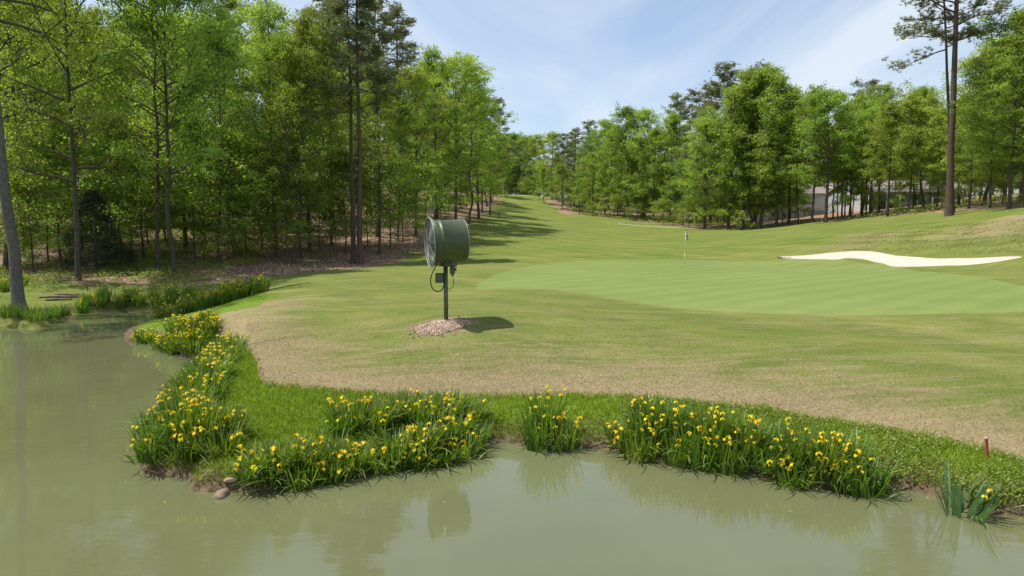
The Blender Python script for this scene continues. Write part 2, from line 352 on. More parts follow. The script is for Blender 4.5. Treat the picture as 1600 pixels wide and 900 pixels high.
def turf_material(name, kind):
    m, nt, p = base_mat(name, (.15, .2, .05), 0.95, 0.1)
    v = objpos(nt); vs = objpos(nt, (0.35, 1.3, 1), (0, 0, R(12)))
    big = noise(nt, v, 0.16, 4, .6, .6); mid = noise(nt, vs, 0.9, 6, .68, .8); fine = noise(nt, v, 16, 5, .75); fine2 = noise(nt, v, 55, 3, .7)
    if kind == 'green':
        c = ramp(nt, mid, [(0.3, (0.148, 0.190, 0.052)), (0.7, (0.160, 0.203, 0.058))])
        wv = nt.nodes.new('ShaderNodeTexWave'); wv.inputs['Scale'].default_value = 0.22; wv.inputs['Distortion'].default_value = .6; nt.links.new(objpos(nt, (1, 1, 1), (0, 0, R(52))), wv.inputs[0])
        c = mix(nt, 0.36, c, ramp(nt, wv.outputs['Fac'], [(0.3, (0.88, .9, .88)), (0.7, (1.1, 1.08, 1.1))]), 'MULTIPLY')
        c = mix(nt, 0.55, c, ramp(nt, big, [(0.35, (.85, .9, .8)), (0.65, (1.15, 1.1, 1.2))]), 'MULTIPLY')
        c = mix(nt, 0.35, c, ramp(nt, fine, [(0.3, .7), (0.7, 1.25)]), 'MULTIPLY')
        nt.links.new(c, p.inputs['Base Color']); bump(nt, p, fine, .25, .02); return m
    g = ramp(nt, mid, [(0.25, (0.092, 0.130, 0.023)), (0.5, (0.142, 0.174, 0.038)), (0.75, (0.215, 0.218, 0.074))])
    g = mix(nt, 0.8, g, ramp(nt, big, [(0.3, (.78, .88, .7)), (0.7, (1.2, 1.08, 1.15))]), 'MULTIPLY')
    wv = nt.nodes.new('ShaderNodeTexWave'); wv.inputs['Scale'].default_value = 0.11; wv.inputs['Distortion'].default_value = 2.2; wv.inputs['Detail'].default_value = 1; nt.links.new(objpos(nt, (1, 1, 1), (0, 0, R(-33))), wv.inputs[0])
    g = mix(nt, 0.4, g, ramp(nt, wv.outputs['Fac'], [(0.35, (0.82, .88, .8)), (0.65, (1.14, 1.1, 1.1))]), 'MULTIPLY')
    tan = ramp(nt, fine, [(0.25, (0.17, 0.125, 0.06)), (0.5, (0.265, 0.21, 0.112)), (0.75, (0.36, 0.30, 0.17))])
    tan = mix(nt, 0.6, tan, ramp(nt, mid, [(0.3, .78), (0.7, 1.15)]), 'MULTIPLY')
    streak = noise(nt, objpos(nt, (.5, 2.6, 1), (0, 0, R(-7))), 1.2, 7, .72, 1.2)
    dfac = math_(nt, 'MULTIPLY', math_(nt, 'SUBTRACT', math_(nt, 'ADD', attr(nt, 'dry'), math_(nt, 'MULTIPLY', streak, 1.1)), 0.82), 2.4, True)
    c = mix(nt, dfac, g, tan)
    c = mix(nt, math_(nt, 'MULTIPLY', ramp(nt, streak, [(0.48, 0.0), (0.70, 0.75)]), ramp(nt, attr(nt, 'nearf'), [(0, 0.0), (1, 1.0)])), c, tan)
    lit = ramp(nt, noise(nt, v, 2.6, 7, .75, .4), [(0.3, (0.10, 0.065, 0.042)), (0.5, (0.26, 0.17, 0.115)), (0.68, (0.44, 0.32, 0.23))])
    und = ramp(nt, fine, [(0.3, (0.07, 0.10, 0.018)), (0.7, (0.20, 0.24, 0.06))])
    lit = mix(nt, ramp(nt, noise(nt, v, 0.33, 5, .7, .5), [(0.54, 0.0), (0.66, .8)]), lit, und)
    ff = math_(nt, 'MULTIPLY', math_(nt, 'SUBTRACT', math_(nt, 'ADD', attr(nt, 'forest'), math_(nt, 'MULTIPLY', noise(nt, v, .9, 5, .7), .8)), 0.8), 3.0, True)
    c = mix(nt, ff, c, lit)
    c = mix(nt, attr(nt, 'clay'), c, ramp(nt, fine, [(0.3, (.20, .12, .075)), (0.7, (.34, .22, .15))]))
    c = mix(nt, 0.5, c, ramp(nt, fine2, [(0.3, .5), (0.7, 1.5)]), 'MULTIPLY')
    nt.links.new(c, p.inputs['Base Color'])
    hh = math_(nt, 'ADD', fine, math_(nt, 'MULTIPLY', noise(nt, v, 3.5, 4, .7), 1.4))
    bump(nt, p, hh, .8, .06); return m
M['turf'] = turf_material('mown_turf', 'turf'); M['green'] = turf_material('putting_turf', 'green')
m, nt, p = base_mat('bank_soil', (.2, .2, .05), .95, .1); v = objpos(nt)
nt.links.new(mix(nt, ramp(nt, attr(nt, 'wet'), [(0.0, 0.0), (1.0, 1.0)]), ramp(nt, noise(nt, v, 5, 6, .75), [(0.3, (.085, .14, .014)), (.6, (.15, .225, .02)), (0.75, (.26, .24, .08))]),
    ramp(nt, noise(nt, v, 7, 5, .7), [(0.3, (.05, .035, .02)), (.7, (.22, .16, .10))])), p.inputs['Base Color']); bump(nt, p, noise(nt, v, 14, 5, .7), .9, .06); M['bank'] = m
m, nt, p = base_mat('bunker_sand', (.80, .72, .60), .95, .1); v = objpos(nt)
nt.links.new(ramp(nt, noise(nt, v, 3, 6, .7), [(0.3, (.42, .37, .29)), (.65, (.54, .49, .41))]), p.inputs['Base Color']); bump(nt, p, noise(nt, v, 4, 5, .7), .9, .12); M['sand'] = m
m, nt, p = base_mat('path_concrete', (.42, .38, .30), .9, .2); v = objpos(nt)
nt.links.new(ramp(nt, noise(nt, v, 1.5, 5), [(0.3, (.22, .21, .13)), (.7, (.31, .29, .19))]), p.inputs['Base Color']); M['path'] = m
NF = 1 - sm(20, 60, np.hypot(V2[:, 0], V2[:, 1]))
WET = 1 - sm(0.05, 0.7, sdf(V2[:, 0], V2[:, 1], shore) + .15 * wob(V2[:, 0] * 3, V2[:, 1] * 3))
for k, (nme, mt) in enumerate([('ground', 'turf'), ('putting_green', 'green'), ('sand_bunker', 'sand'), ('cart_path', 'path'), ('far_sand_bunker', 'sand'), ('pond_bank', 'bank')]):
    t = T[idx == k]; u, inv = np.unique(t, return_inverse=True)
    o = mesh_obj(nme, np.c_[V2[u], H3[u]], inv.reshape(-1, 3), M[mt], smooth=True)
    tag(o, kind='structure')
    for an, arr in (('dry', DR), ('forest', FO), ('clay', CL), ('nearf', NF), ('wet', WET)):
        if (k == 0 and an != 'wet') or (k == 5 and an == 'wet'):
            a = o.data.attributes.new(an, 'FLOAT', 'POINT'); a.data.foreach_set('value', arr[u].astype(np.float32))
# ------------------------------------------------------------------ water
m, nt, p = base_mat('murky_water', (.155, .165, .085), 0.02, 0.5); p.inputs['IOR'].default_value = 1.45
v = objpos(nt, (1, 2.2, 1)); h = math_(nt, 'ADD', noise(nt, v, 1.1, 3, .5, .3), math_(nt, 'MULTIPLY', noise(nt, v, 6.5, 3, .55), .22))
nt.links.new(ramp(nt, noise(nt, objpos(nt), .12, 4, .6, .5), [(0.3, (.106, .107, .048)), (.7, (.134, .148, .074))]), p.inputs['Base Color'])
h = math_(nt, 'MULTIPLY', h, ramp(nt, noise(nt, objpos(nt, (.25, .9, 1)), .8, 3, .6, .6), [(0.35, .45), (0.65, 1.5)])); bump(nt, p, h, .17, .015); M['water'] = m
gx, gy = np.meshgrid(np.linspace(-60, 18, 30), np.linspace(-40, 36, 30)); n_ = 30
q = np.arange(29 * 30).reshape(29, 30)[:, :29].ravel()
tag(mesh_obj('water', np.c_[gx.ravel(), gy.ravel(), np.zeros(900)], np.c_[q, q + 1, q + 31, q + 30], M['water']), kind='structure')

# ------------------------------------------------------------------ vegetation builders
def rnd_unit(rs, n):
    a = rs.normal(size=(n, 3)); return a / np.linalg.norm(a, axis=1)[:, None]
def leaves(C, spread, per, size, rs, up=0.7, flat=0.55, ratio=0.62):
    n = len(C) * per; c = np.repeat(C, per, 0); s = np.repeat(spread, per)[:, None]
    pos = c + rs.normal(size=(n, 3)) * s * np.array([1, 1, flat]) * .55
    nr = rs.normal(size=(n, 3)) * .55 + np.array([0, 0, up]); nr /= np.linalg.norm(nr, axis=1)[:, None]
    a = np.cross(nr, rnd_unit(rs, n)); a /= np.linalg.norm(a, axis=1)[:, None] + 1e-9; b = np.cross(nr, a)
    L = (size * rs.uniform(.6, 1.25, n))[:, None] * .5; fold = nr * L * .25
    v = np.stack([pos - a * L, pos + b * L * ratio + fold, pos + a * L, pos - b * L * ratio + fold], 1).reshape(-1, 3)
    tint = np.clip(np.repeat(rs.uniform(0, 1, len(C)), per) * .6 + rs.uniform(0, .55, n), 0, 1)
    return v, np.arange(4 * n).reshape(-1, 4), np.repeat(tint, 4)
def leaf_obj(name, v, f, tint, mat, parent=None):
    o = mesh_obj(name, v, f, mat, parent); a = o.data.attributes.new('tint', 'FLOAT', 'POINT'); a.data.foreach_set('value', np.asarray(tint, np.float32)); return o
PROTO = []
def hide_proto(*objs):
    for o in objs:
        COL.objects.unlink(o)
def broadleaf(seed, H, cb, Rad, nleaf, lsize, r0, wander=.2, fork=False, prof_low=.75, thin=1.0, flat=.5, mat='leaf', barkm='bark'):
    rs = np.random.RandomState(seed); n = 16
    z = np.linspace(0, H * .96, n); xy = np.cumsum(rs.normal(size=(n, 2)) * wander * H / 75, 0); xy[0] = 0; xy[1] *= .3
    tp = np.c_[xy, z]; rr = r0 * (1 - z / H * .93); rr[0] *= 1.45
    tr = MB(); z1 = .35 / H * n
    tr.tube([tp[0] - [0, 0, .4]] + [tuple(tp[0] + (tp[1] - tp[0]) * .0)] + [tuple(tp[0] * .6 + tp[1] * .4)] + [tuple(p) for p in tp[1:]], [r0 * 1.6, r0 * 1.4, r0 * 1.05] + list(rr[1:]), 9)
    br = MB(); C = []; sp = []
    m = int(36 * thin); az = rs.uniform(0, 6.28)
    for i in range(m):
        u = (i + rs.uniform(0, .9)) / m; zz = cb + (H * .95 - cb) * u ** .9
        az += 2.4 + rs.uniform(-.5, .5); prof = math.sin(math.pi * min(1, (prof_low * .45 + (1 - prof_low * .45) * u)) ** 1.15) ** .8 + .12 + .22 * u
        L = Rad * prof * rs.uniform(.6, 1.2); el = R(8 + 58 * u + rs.uniform(-12, 14))
        k = min(n - 2, int(zz / (H * .96) * (n - 1))); fr = zz / (H * .96) * (n - 1) - k; b = tp[k] * (1 - fr) + tp[k + 1] * fr
        d = np.array([math.cos(az) * math.cos(el), math.sin(az) * math.cos(el), math.sin(el)]); lp = [b]
        for s in range(5):
            d = d + rs.normal(size=3) * .14 + np.array([0, 0, .04 - .05 * (1 - u)]); d /= np.linalg.norm(d); lp.append(lp[-1] + d * L / 5)
        lr = max(.02, r0 * .34 * (1 - u * .6)); br.tube([tuple(p) for p in lp], [lr * (1 - s / 5.6) for s in range(6)], 5, False)
        C.append(lp[-1]); sp.append(.5)
        for s in range(rs.randint(4, 8)):
            t = rs.uniform(.25, 1); kk = min(4, int(t * 5)); bb = lp[kk] + (lp[kk + 1] - lp[kk]) * (t * 5 - kk)
            dd = d + rnd_unit(rs, 1)[0] * .95; dd[2] = dd[2] * .7 + .1; dd /= np.linalg.norm(dd); l2 = L * rs.uniform(.25, .5) + .4
            e = bb + dd * l2; mid = bb + dd * l2 * .5 + rs.normal(size=3) * .08
            br.tube([tuple(bb), tuple(mid), tuple(e)], [lr * .4, lr * .28, .008], 3, False)
            for tt in (.45, .75, 1.0): C.append(bb + dd * l2 * tt + rs.normal(size=3) * .12); sp.append(rs.uniform(.38, .72) * (Rad / 4.5) ** .5)
    C.append(tp[-1]); sp.append(.5)
    C = np.array(C); sp = np.array(sp); per = max(6, nleaf // len(C)); v, f, t = leaves(C, sp, per, lsize, rs, .55, flat)
    t1 = tr.build('trunk', M[barkm], smooth=True); t2 = br.build('branches', M[barkm], smooth=True); t3 = leaf_obj('crown', v, f, t, M[mat])
    hide_proto(t1, t2, t3); return dict(parts=[t1, t2, t3], H=H)
def pine(seed, H, cb, Rad, ntuft, r0, lean=.2, nl=26, size=.3, up=0.25, bias=None):
    rs = np.random.RandomState(seed); n = 16; z = np.linspace(0, H * .98, n)
    xy = np.cumsum(rs.normal(size=(n, 2)) * lean * .2, 0); xy[0] = 0; tp = np.c_[xy, z]; rr = r0 * (1 - z / H * .8)
    tr = MB(); tr.tube([tp[0] - [0, 0, .4], tp[0], tp[0] * .6 + tp[1] * .4] + [tuple(p) for p in tp[1:]], [r0 * 1.45, r0 * 1.3, r0 * 1.05] + list(rr[1:]), 12)
    br = MB(); C = []; az = rs.uniform(0, 6.28)
    for i in range(nl):
        u = (i + rs.uniform(0, .9)) / nl; zz = cb + (H * .97 - cb) * u; az += 2.4 + rs.uniform(-.6, .6)
        a_ = az if (bias is None or rs.rand() > .45) else bias + rs.uniform(-.5, .5)
        L = Rad * (1.05 - u * .62) * rs.uniform(.55, 1.15) * (.75 + .25 * min(1, u * 5)); el = R(-4 + 50 * u + rs.uniform(-10, 12))
        k = min(n - 2, int(zz / (H * .98) * (n - 1))); fr = zz / (H * .98) * (n - 1) - k; b = tp[k] * (1 - fr) + tp[k + 1] * fr
        d = np.array([math.cos(a_) * math.cos(el), math.sin(a_) * math.cos(el), math.sin(el)]); lp = [b]
        for s in range(6):
            d = d + rs.normal(size=3) * .13 + [0, 0, .03]; d /= np.linalg.norm(d); lp.append(lp[-1] + d * L / 6)
        lr = max(.025, r0 * .25 * (1 - u * .6)); br.tube([tuple(p) for p in lp], [lr * (1 - s / 7) for s in range(7)], 5, False)
        C.append(lp[-1])
        for s in range(rs.randint(7, 12)):
            t = rs.uniform(.35, 1); kk = min(5, int(t * 6)); bb = lp[kk] + (lp[kk + 1] - lp[kk]) * (t * 6 - kk)
            dd = d * .8 + rnd_unit(rs, 1)[0] * .9; dd[2] = abs(dd[2]) * .5; dd /= np.linalg.norm(dd); l2 = L * rs.uniform(.12, .3) + .25; e = bb + dd * l2
            br.tube([tuple(bb), tuple(e)], [lr * .35, .01], 3, False)
            for tt in (.55, .8, 1.0, 1.1): C.append(bb + dd * l2 * tt + rs.normal(size=3) * [.16, .16, .09])
    C = np.array(C); per = max(1, ntuft // len(C)); c = np.repeat(C, per, 0) + rs.normal(size=(len(C) * per, 3)) * [.2, .2, .12]
    nn = 13; cc = np.repeat(c, nn, 0); d = rnd_unit(rs, len(cc)); d[:, 2] = np.abs(d[:, 2]) * .8 + up * .3; d /= np.linalg.norm(d, axis=1)[:, None]
    sd_ = np.cross(d, rnd_unit(rs, len(cc))); sd_ /= np.linalg.norm(sd_, axis=1)[:, None]; L = size * rs.uniform(.7, 1.2, len(cc))[:, None]
    v = np.stack([cc - sd_ * .022, cc + sd_ * .022, cc + d * L], 1).reshape(-1, 3); t = np.repeat(np.clip(np.repeat(rs.uniform(0, 1, len(c)), nn) * .6 + rs.uniform(0, .5, len(cc)), 0, 1), 3)
    t1 = tr.build('trunk', M['bark_pine'], smooth=True); t2 = br.build('branches', M['bark_pine'], smooth=True); t3 = leaf_obj('crown', v, np.arange(len(v)).reshape(-1, 3), t, M['needle'])
    hide_proto(t1, t2, t3); return dict(parts=[t1, t2, t3], H=H)
# prototypes
BN = [broadleaf(11, 22, 5.0, 4.6, 22000, .20, .26), broadleaf(12, 21, 4.0, 4.2, 22000, .20, .22, .5), broadleaf(13, 23, 6.5, 5.0, 23000, .21, .28), broadleaf(14, 20, 3.0, 3.8, 17000, .19, .18, .55, mat='leaf_dark')]
BF = [broadleaf(21, 20, 2.2, 4.0, 19000, .235, .22, flat=.75), broadleaf(22, 21, 3.0, 3.7, 19000, .235, .22, .5, flat=.8), broadleaf(23, 20, 1.9, 4.3, 20000, .24, .24, flat=.7), broadleaf(24, 19, 3.6, 3.9, 18000, .235, .20, flat=.75, mat='leaf_dark'), broadleaf(25, 20, 2.6, 4.0, 17000, .26, .22, flat=.75, mat='leaf_far')]
BD = [broadleaf(31, 20, 7.5, 4.0, 6500, .30, .15, .35, thin=.8), broadleaf(32, 21, 8.5, 3.8, 6500, .30, .14, .4, thin=.8, mat='leaf_dark')]
BH = [broadleaf(26, 20, 5.6, 4.2, 17000, .24, .20, flat=.7), broadleaf(27, 20, 6.2, 4.4, 17000, .24, .22, prof_low=.9, flat=.7)]
YT = [broadleaf(41, 7, 1.6, 2.3, 5200, .17, .06, .2, thin=.7), broadleaf(42, 6, 1.3, 2.0, 4600, .17, .05, .25, thin=.7)]
PN = [pine(51, 27, 13.5, 4.3, 3400, .27), pine(52, 26, 14, 4.0, 3200, .24)]
PF = [pine(53, 24, 9, 4.3, 4200, .22, size=.36, nl=38), pine(54, 23, 8.5, 4.7, 4200, .20, size=.36, nl=38)]
BIGP = pine(57, 31, 14.6, 7.0, 3600, .40, lean=.12, nl=24, size=.32, bias=math.pi)
ntree = 0
ORD = ['first', 'second', 'third', 'fourth', 'fifth', 'sixth', 'seventh', 'eighth', 'ninth', 'tenth', 'eleventh', 'twelfth', 'thirteenth', 'fourteenth', 'fifteenth', 'sixteenth', 'seventeenth', 'eighteenth', 'nineteenth', 'twentieth'] + ['twenty-' + q for q in ('first', 'second', 'third', 'fourth', 'fifth', 'sixth', 'seventh', 'eighth', 'ninth')] + ['thirtieth'] + ['thirty-' + q for q in ('first', 'second', 'third', 'fourth', 'fifth')]
def RK(L, i): return sorted(range(len(L)), key=lambda k: L[k][0]).index(i)
def place(proto, name, x, y, top=None, hgt=None, wide=1.0, label=None, cat='tree', group=None, rz=None, lean=(0, 0), tw=1.0):
    global ntree
    z = gh(x, y); h = hgt if hgt else max(4, top - z); h *= .98; s = h / proto['H']
    e = empty(name, (x, y, z - .03), rz if rz is not None else (ntree * 2.39996) % 6.28, label, cat, group)
    e.rotation_mode = 'ZYX'; e.rotation_euler = (lean[0], lean[1], e.rotation_euler[2]); ws = s * wide
    for p_ in proto['parts']:
        c = inst(p_, e, p_.name.split('.')[0], sc=(ws * (tw if p_.name.startswith('trunk') else 1), ws * (tw if p_.name.startswith('trunk') else 1), s))
    ntree += 1; return e
def topz(py, Y): return at(800, py, Y)[2]
TR = []   # (x,y) of everything placed
def put(proto, name, px, Y, toppy, wide=1.0, label=None, group=None, lean=(0, 0), rz=None, tw=None):
    if tw is None: tw = .72 if (proto in BN) else 1.0
    x = (px - 800) / F * Y / ray(px, 357)[1] * 1.0
    TR.append((x, Y)); return place(proto, name, x, Y, top=topz(toppy, Y), wide=wide, label=label, group=group, lean=lean, rz=rz, tw=tw)
# ---- left wood, the row along the turf
pal = dict(parts=BN[2]['parts'], H=BN[2]['H'])
def pale(proto):
    t = proto['parts'][0].copy(); t.data = t.data.copy(); t.data.materials[0] = M['bark_pale']; return dict(parts=[t] + proto['parts'][1:], H=proto['H'])
bigL = pale(broadleaf(61, 24, 14, 5.2, 30000, .19, .30, .2))
put(bigL, 'broadleaf_tree', 22, 30.2, -330, 1.0, 'large grey-barked tree leaning left at the pond edge, at the far left of the photo', lean=(0, R(-2.6)), tw=.95)
put(BN[1], 'broadleaf_tree', 6, 43, -180, 1.0, 'dark trunk close behind the large grey tree at the left edge')
put(BN[0], 'broadleaf_tree', 38, 51, -150, 1.0, 'dark-trunked tree on the shaded bank just right of the large grey tree')
put(BN[0], 'broadleaf_tree', 118, 37, -260, .72, 'crooked tall tree in front of the dark cedar on the left')
put(BN[3], 'broadleaf_tree', 245, 41.5, -130, .9, 'thin pale tree, left one of the slim pair right of the cedar')
put(BN[1], 'broadleaf_tree', 270, 40.5, -190, .85, 'slim straight tree, right one of the pair right of the cedar')
put(BN[2], 'broadleaf_tree', 289, 52, -90, .8, 'dark leaning trunk in the leaf litter behind the slim pair')
put(BN[3], 'broadleaf_tree', 340, 46, 40, 1.05, 'light green feathery tree left of the middle of the left wood')
put(BN[0], 'broadleaf_tree', 357, 56, -20, .9, 'straight grey tree standing behind the feathery tree')
put(BN[2], 'broadleaf_tree', 431, 50, 10, .8, 'dark tree left of the leaning pair in the left wood')
put(BN[3], 'broadleaf_tree', 447, 46.5, 60, .95, 'left stem of the pair of trees leaning apart in the left wood')
put(BN[1], 'broadleaf_tree', 457, 46.8, 30, .85, 'right stem of the pair of trees leaning apart', lean=(0, R(4)))
put(BN[0], 'broadleaf_tree', 483, 54, 50, .95, 'dense dark green tree just left of the two tall pines')
put(BN[3], 'broadleaf_tree', 517, 57, 60, .9, 'short-stemmed tree behind and left of the two tall pines')
put(PN[0], 'pine_tree', 551, 48, -70, 1.0, 'left one of the two tall pines at the turf edge', tw=.9)
put(PN[1], 'pine_tree', 563, 47.5, -95, 1.0, 'right one of the two tall pines at the turf edge', tw=1.0)
put(PN[1], 'pine_tree', 590, 62, -30, 1.1, 'tall pine behind and right of the two tall pines')
put(PN[0], 'pine_tree', 625, 78, 10, 1.2, 'pine whose grey-green crown rises over the broadleaf trees beside the sky')
put(PN[0], 'pine_tree', 520, 66, -50, 1.1, 'tall pine behind and left of the two tall pines')
put(BN[0], 'broadleaf_tree', 592, 54, 110, .95, 'light green tree immediately right of the two tall pines')
put(BN[3], 'broadleaf_tree', 622, 60, 150, 1.0, 'lower leafy tree right of the pines in the left wood')
put(BN[2], 'broadleaf_tree', 650, 64, 110, .95, 'grey-trunked tree left of the turf fan')
put(BN[0], 'broadleaf_tree', 680, 72, 82, 1.05, 'tall round-topped tree above the turf fan, left of the two round tops')
put(BN[2], 'broadleaf_tree', 712, 77, 88, 1.0, 'round-topped dark-trunked tree right above the turf fan')
put(BN[1], 'broadleaf_tree', 733, 82, 105, 1.1, 'full tree at the right end of the left wood')
put(BF[0], 'broadleaf_tree', 748, 92, 140, 1.05, 'leafy tree at the left fairway edge behind the full end tree')
put(PF[0], 'pine_tree', 766, 108, 150, .8, 'pine poking out at the right end of the left wood')
for i, (px, Y, tp_) in enumerate([(757, 112, 190), (765, 130, 200), (772, 150, 205), (780, 172, 213), (785, 195, 218), (792, 222, 222)]):
    put(BF[i % 5], 'broadleaf_tree', px - 4, Y, tp_, 1.0, ['first', 'second', 'third', 'fourth', 'fifth', 'farthest'][i] + ' tree beyond the end tree along the left side of the far fairway')
# ---- right wood front rows
RT = [(830, 205, 222, 4, 'rounded far tree at the left end of the right-hand wood'), (842, 188, 212, 2, 'bright far tree just right of the fairway crest'), (862, 176, 206, 0, 'far light tree left of the grey far pines'),
    (850, 166, 262, 1, 'low pale tree in front of the grey far pines'), (878, 158, 258, 3, 'small low tree by the mid fairway, below the grey pines'), (905, 150, 280, 2, 'small bright tree alone at the fairway bend'),
    (925, 142, 238, 0, 'tree right of the small bright tree at the fairway bend'), (945, 140, 192, 2, 'yellowish green tall tree left of the middle of the right wood'), (983, 128, 168, 1, 'tallest pointed light tree in the middle of the photo right of the fairway'),
    (1003, 126, 170, 0, 'narrow tall tree right beside the tallest pointed tree'), (1020, 122, 205, 2, 'broad tree over the start of the pale path'), (1048, 119, 180, 1, 'light feathery tree above the golf flag'),
    (1066, 110, 250, 3, 'rounded low tree directly behind the golf flag'), (1101, 100, 182, 0, 'tree with one bare black trunk right of the flag'), (1137, 98, 140, 1, 'tree on the stout straight trunk near the path end'),
    (1160, 97, 118, 2, 'left tree of the trio of stout trunks'), (1174, 96.5, 125, 1, 'middle tree of the trio of stout trunks'), (1188, 95, 103, 0, 'right tree of the trio of stout trunks, with the highest top'),
    (1213, 93, 128, 2, 'tall leafy tree left of the grey house'), (1232, 96, 150, 4, 'darker tree in front of the left end of the grey house'), (1268, 88, 142, 0, 'pale-trunked tree in front of the grey house wall'),
    (1290, 84, 148, 3, 'dark round tree in front of the grey house'), (1345, 88, 158, 1, 'tree in front of the gap between the two houses'), (1386, 76, 165, 2, 'bright yellow-green tree in front of the porch house'),
    (1372, 90, 138, 4, 'tall tree behind the bright yellow-green tree'), (1418, 75, 150, 0, 'wide tree over the porch house'), (1442, 79, 135, 1, 'tall tree over the right half of the porch house'), (1462, 74, 175, 2, 'tree left beside the big pine'),
    (1512, 66, 80, 0, 'tree right beside the big pine'), (1545, 62, 105, 2, 'leafy tree between the big pine and the right edge'), (1575, 57, 20, 1, 'tall tree with two dark stems near the right edge'), (1600, 56, 45, 0, 'leafy tree at the right edge of the photo'), (1640, 54, -10, 2, 'tree cut by the right edge of the photo')]
for px, Y, tp_, k, lab in RT: put(BH[k % 2] if 1205 < px < 1475 and k != 1 else BF[k] if Y > 70 else BN[(k + 1) % 3], 'broadleaf_tree', px, Y, tp_, 1.1 if k != 3 else 1.25, lab)
for px, Y, tp_, k, lab in [(880, 168, 208, 0, 'left one of the three grey-brown far pines'), (897, 164, 200, 1, 'middle one of the three grey-brown far pines'), (921, 160, 188, 0, 'right one of the three grey-brown far pines'),
    (1056, 132, 147, 1, 'pine top showing left of the highest pine'), (1088, 126, 138, 0, 'broad pine crown left beside the highest pine'), (1130, 113, 97, 1, 'highest pine over the right wood'), (1178, 116, 102, 0, 'pine crown right of the highest pine'),
    (1110, 122, 128, 1, 'pine crown just left below the highest pine'), (1345, 98, 125, 0, 'pine top over the gap between the houses'), (1315, 90, 190, 1, 'dark short pine between the two houses')]:
    put(PF[k], 'pine_tree', px, Y, tp_, 1.15, lab)
xp, yp, _ = at(1483, 337, 60)
e = empty('pine_tree', (xp, yp, gh(xp, yp) - .1), 0, 'huge bare-trunked pine alone on the right-hand slope', 'tree'); e.rotation_euler = (0, R(-1.0), 0)
for p_ in BIGP['parts']: inst(p_, e, p_.name.split('.')[0], sc=(.80, .80, 1) if p_.name.startswith('trunk') else (1, 1, 1))
TR.append((xp, yp))
place(PN[0], 'pine_tree', xp + 2.25, yp + 3, top=topz(-190, 63), wide=.95, label='slimmer pine leaning left behind the huge pine', rz=1.0, lean=(0, R(-5.6)), tw=.62); TR.append((xp + .9, yp + 3))
for px, Y, tp_, k, lab in [(1328, 86, 175, 0, 'leafy low-branched tree screening the gap left of the porch house'), (1358, 83, 170, 2, 'leafy low-branched tree before the left corner of the porch house'), (1425, 80, 168, 2, 'low-branched tree before the middle of the porch house'), (1496, 78, 150, 0, 'low-branched tree behind the huge pine')]:
    put(BF[k], 'broadleaf_tree', px, Y, tp_, 1.0, lab)
# ---- thin trunks before the houses
TH = pale(BD[0]); thin_px = [(1222, 92), (1247, 94), (1301, 92), (1308, 96), (1319, 95), (1326, 93), (1331, 99), (1352, 92), (1361, 94), (1398, 88), (1430, 86), (1452, 88), (1470, 90), (1497, 84), (1528, 80), (1560, 74)]
for i, (px, Y) in enumerate(thin_px):
    put(BD[i % 2], 'thin_tree', px, Y, 175 - (i % 3) * 12, .9, None, 'slim trees before the houses', tw=1.0)['label'] = ORD[i] + ' slim dark stem from the left in the row before the houses'
# ---- fill
def poly_pts(poly, step, seed, ylim, lim=None):
    rr = np.random.RandomState(seed); p = np.array(poly); o = []
    for x in np.arange(p[:, 0].min(), p[:, 0].max(), step):
        for y in np.arange(ylim[0], ylim[1], step): o.append((x + rr.uniform(-.42, .42) * step, y + rr.uniform(-.42, .42) * step))
    o = np.array(o); d = sdf(o[:, 0], o[:, 1], poly); o = o[d < -1.5]; return o
def infov(x, y, pad=70): px = 800 + x / y * F; return -pad - 40 < px < 1600 + pad
cnt = 0
names = [('broadleaf_tree', 'broadleaf tree deep in the left wood behind the front row', 'broadleaf trees inside the left wood'), ('broadleaf_tree', 'broadleaf tree inside the right wood behind the front row', 'broadleaf trees inside the right wood')]
def clear(x, y, d): return all((x - a) ** 2 + (y - b) ** 2 > d * d for a, b in TR)
rr = np.random.RandomState(9)
houses_x = [(at(1195, 330, 118)[0], at(1520, 330, 105)[0])]
for side, poly, yl in ((0, fl_edge, (37, 275)), (1, fr_edge, (50, 255))):
    for band, step in (((yl[0], 95), 8.2 if side == 0 else 5.2), ((95, 150), 6.5), ((150, yl[1]), 9.0)):
        for x, y in poly_pts(poly, step, 7 + side, band):
            if not infov(x, y) or not clear(x, y, step * .62): continue
            px = 800 + x / y * F
            if side == 0 and y > 80 and px < 560 and rr.rand() < .45: continue
            if side == 0 and y > 120 and px < 620: continue
            if side == 1:
                if 1190 < px < 1530 and y < 132: continue
                if px < 960 and y > 200 and rr.rand() < .5: continue
                if y > 165 and px > 1000: continue
            TR.append((x, y)); n_, lab, grp = names[side]; k = rr.rand()
            if k < .16:
                place(PF[rr.randint(2)] if y > 60 else PN[rr.randint(2)], 'pine_tree', x, y, hgt=rr.uniform(21, 26) if side == 0 else rr.uniform(17, 21), label=lab.replace('broadleaf tree', 'pine'), group=grp.replace('broadleaf trees', 'pines'))
            else:
                pr = BD[rr.randint(2)] if (k < .5 or y < 55) else BF[rr.randint(5)]
                hh_ = rr.uniform(16, 22) if side == 0 else rr.uniform(14, 18)
                if side == 0 and px > 600 : hh_ = rr.uniform(14, 18)
                place(pr, n_, x, y, hgt=hh_, label=lab, group=grp, wide=rr.uniform(.9, 1.15))
            cnt += 1
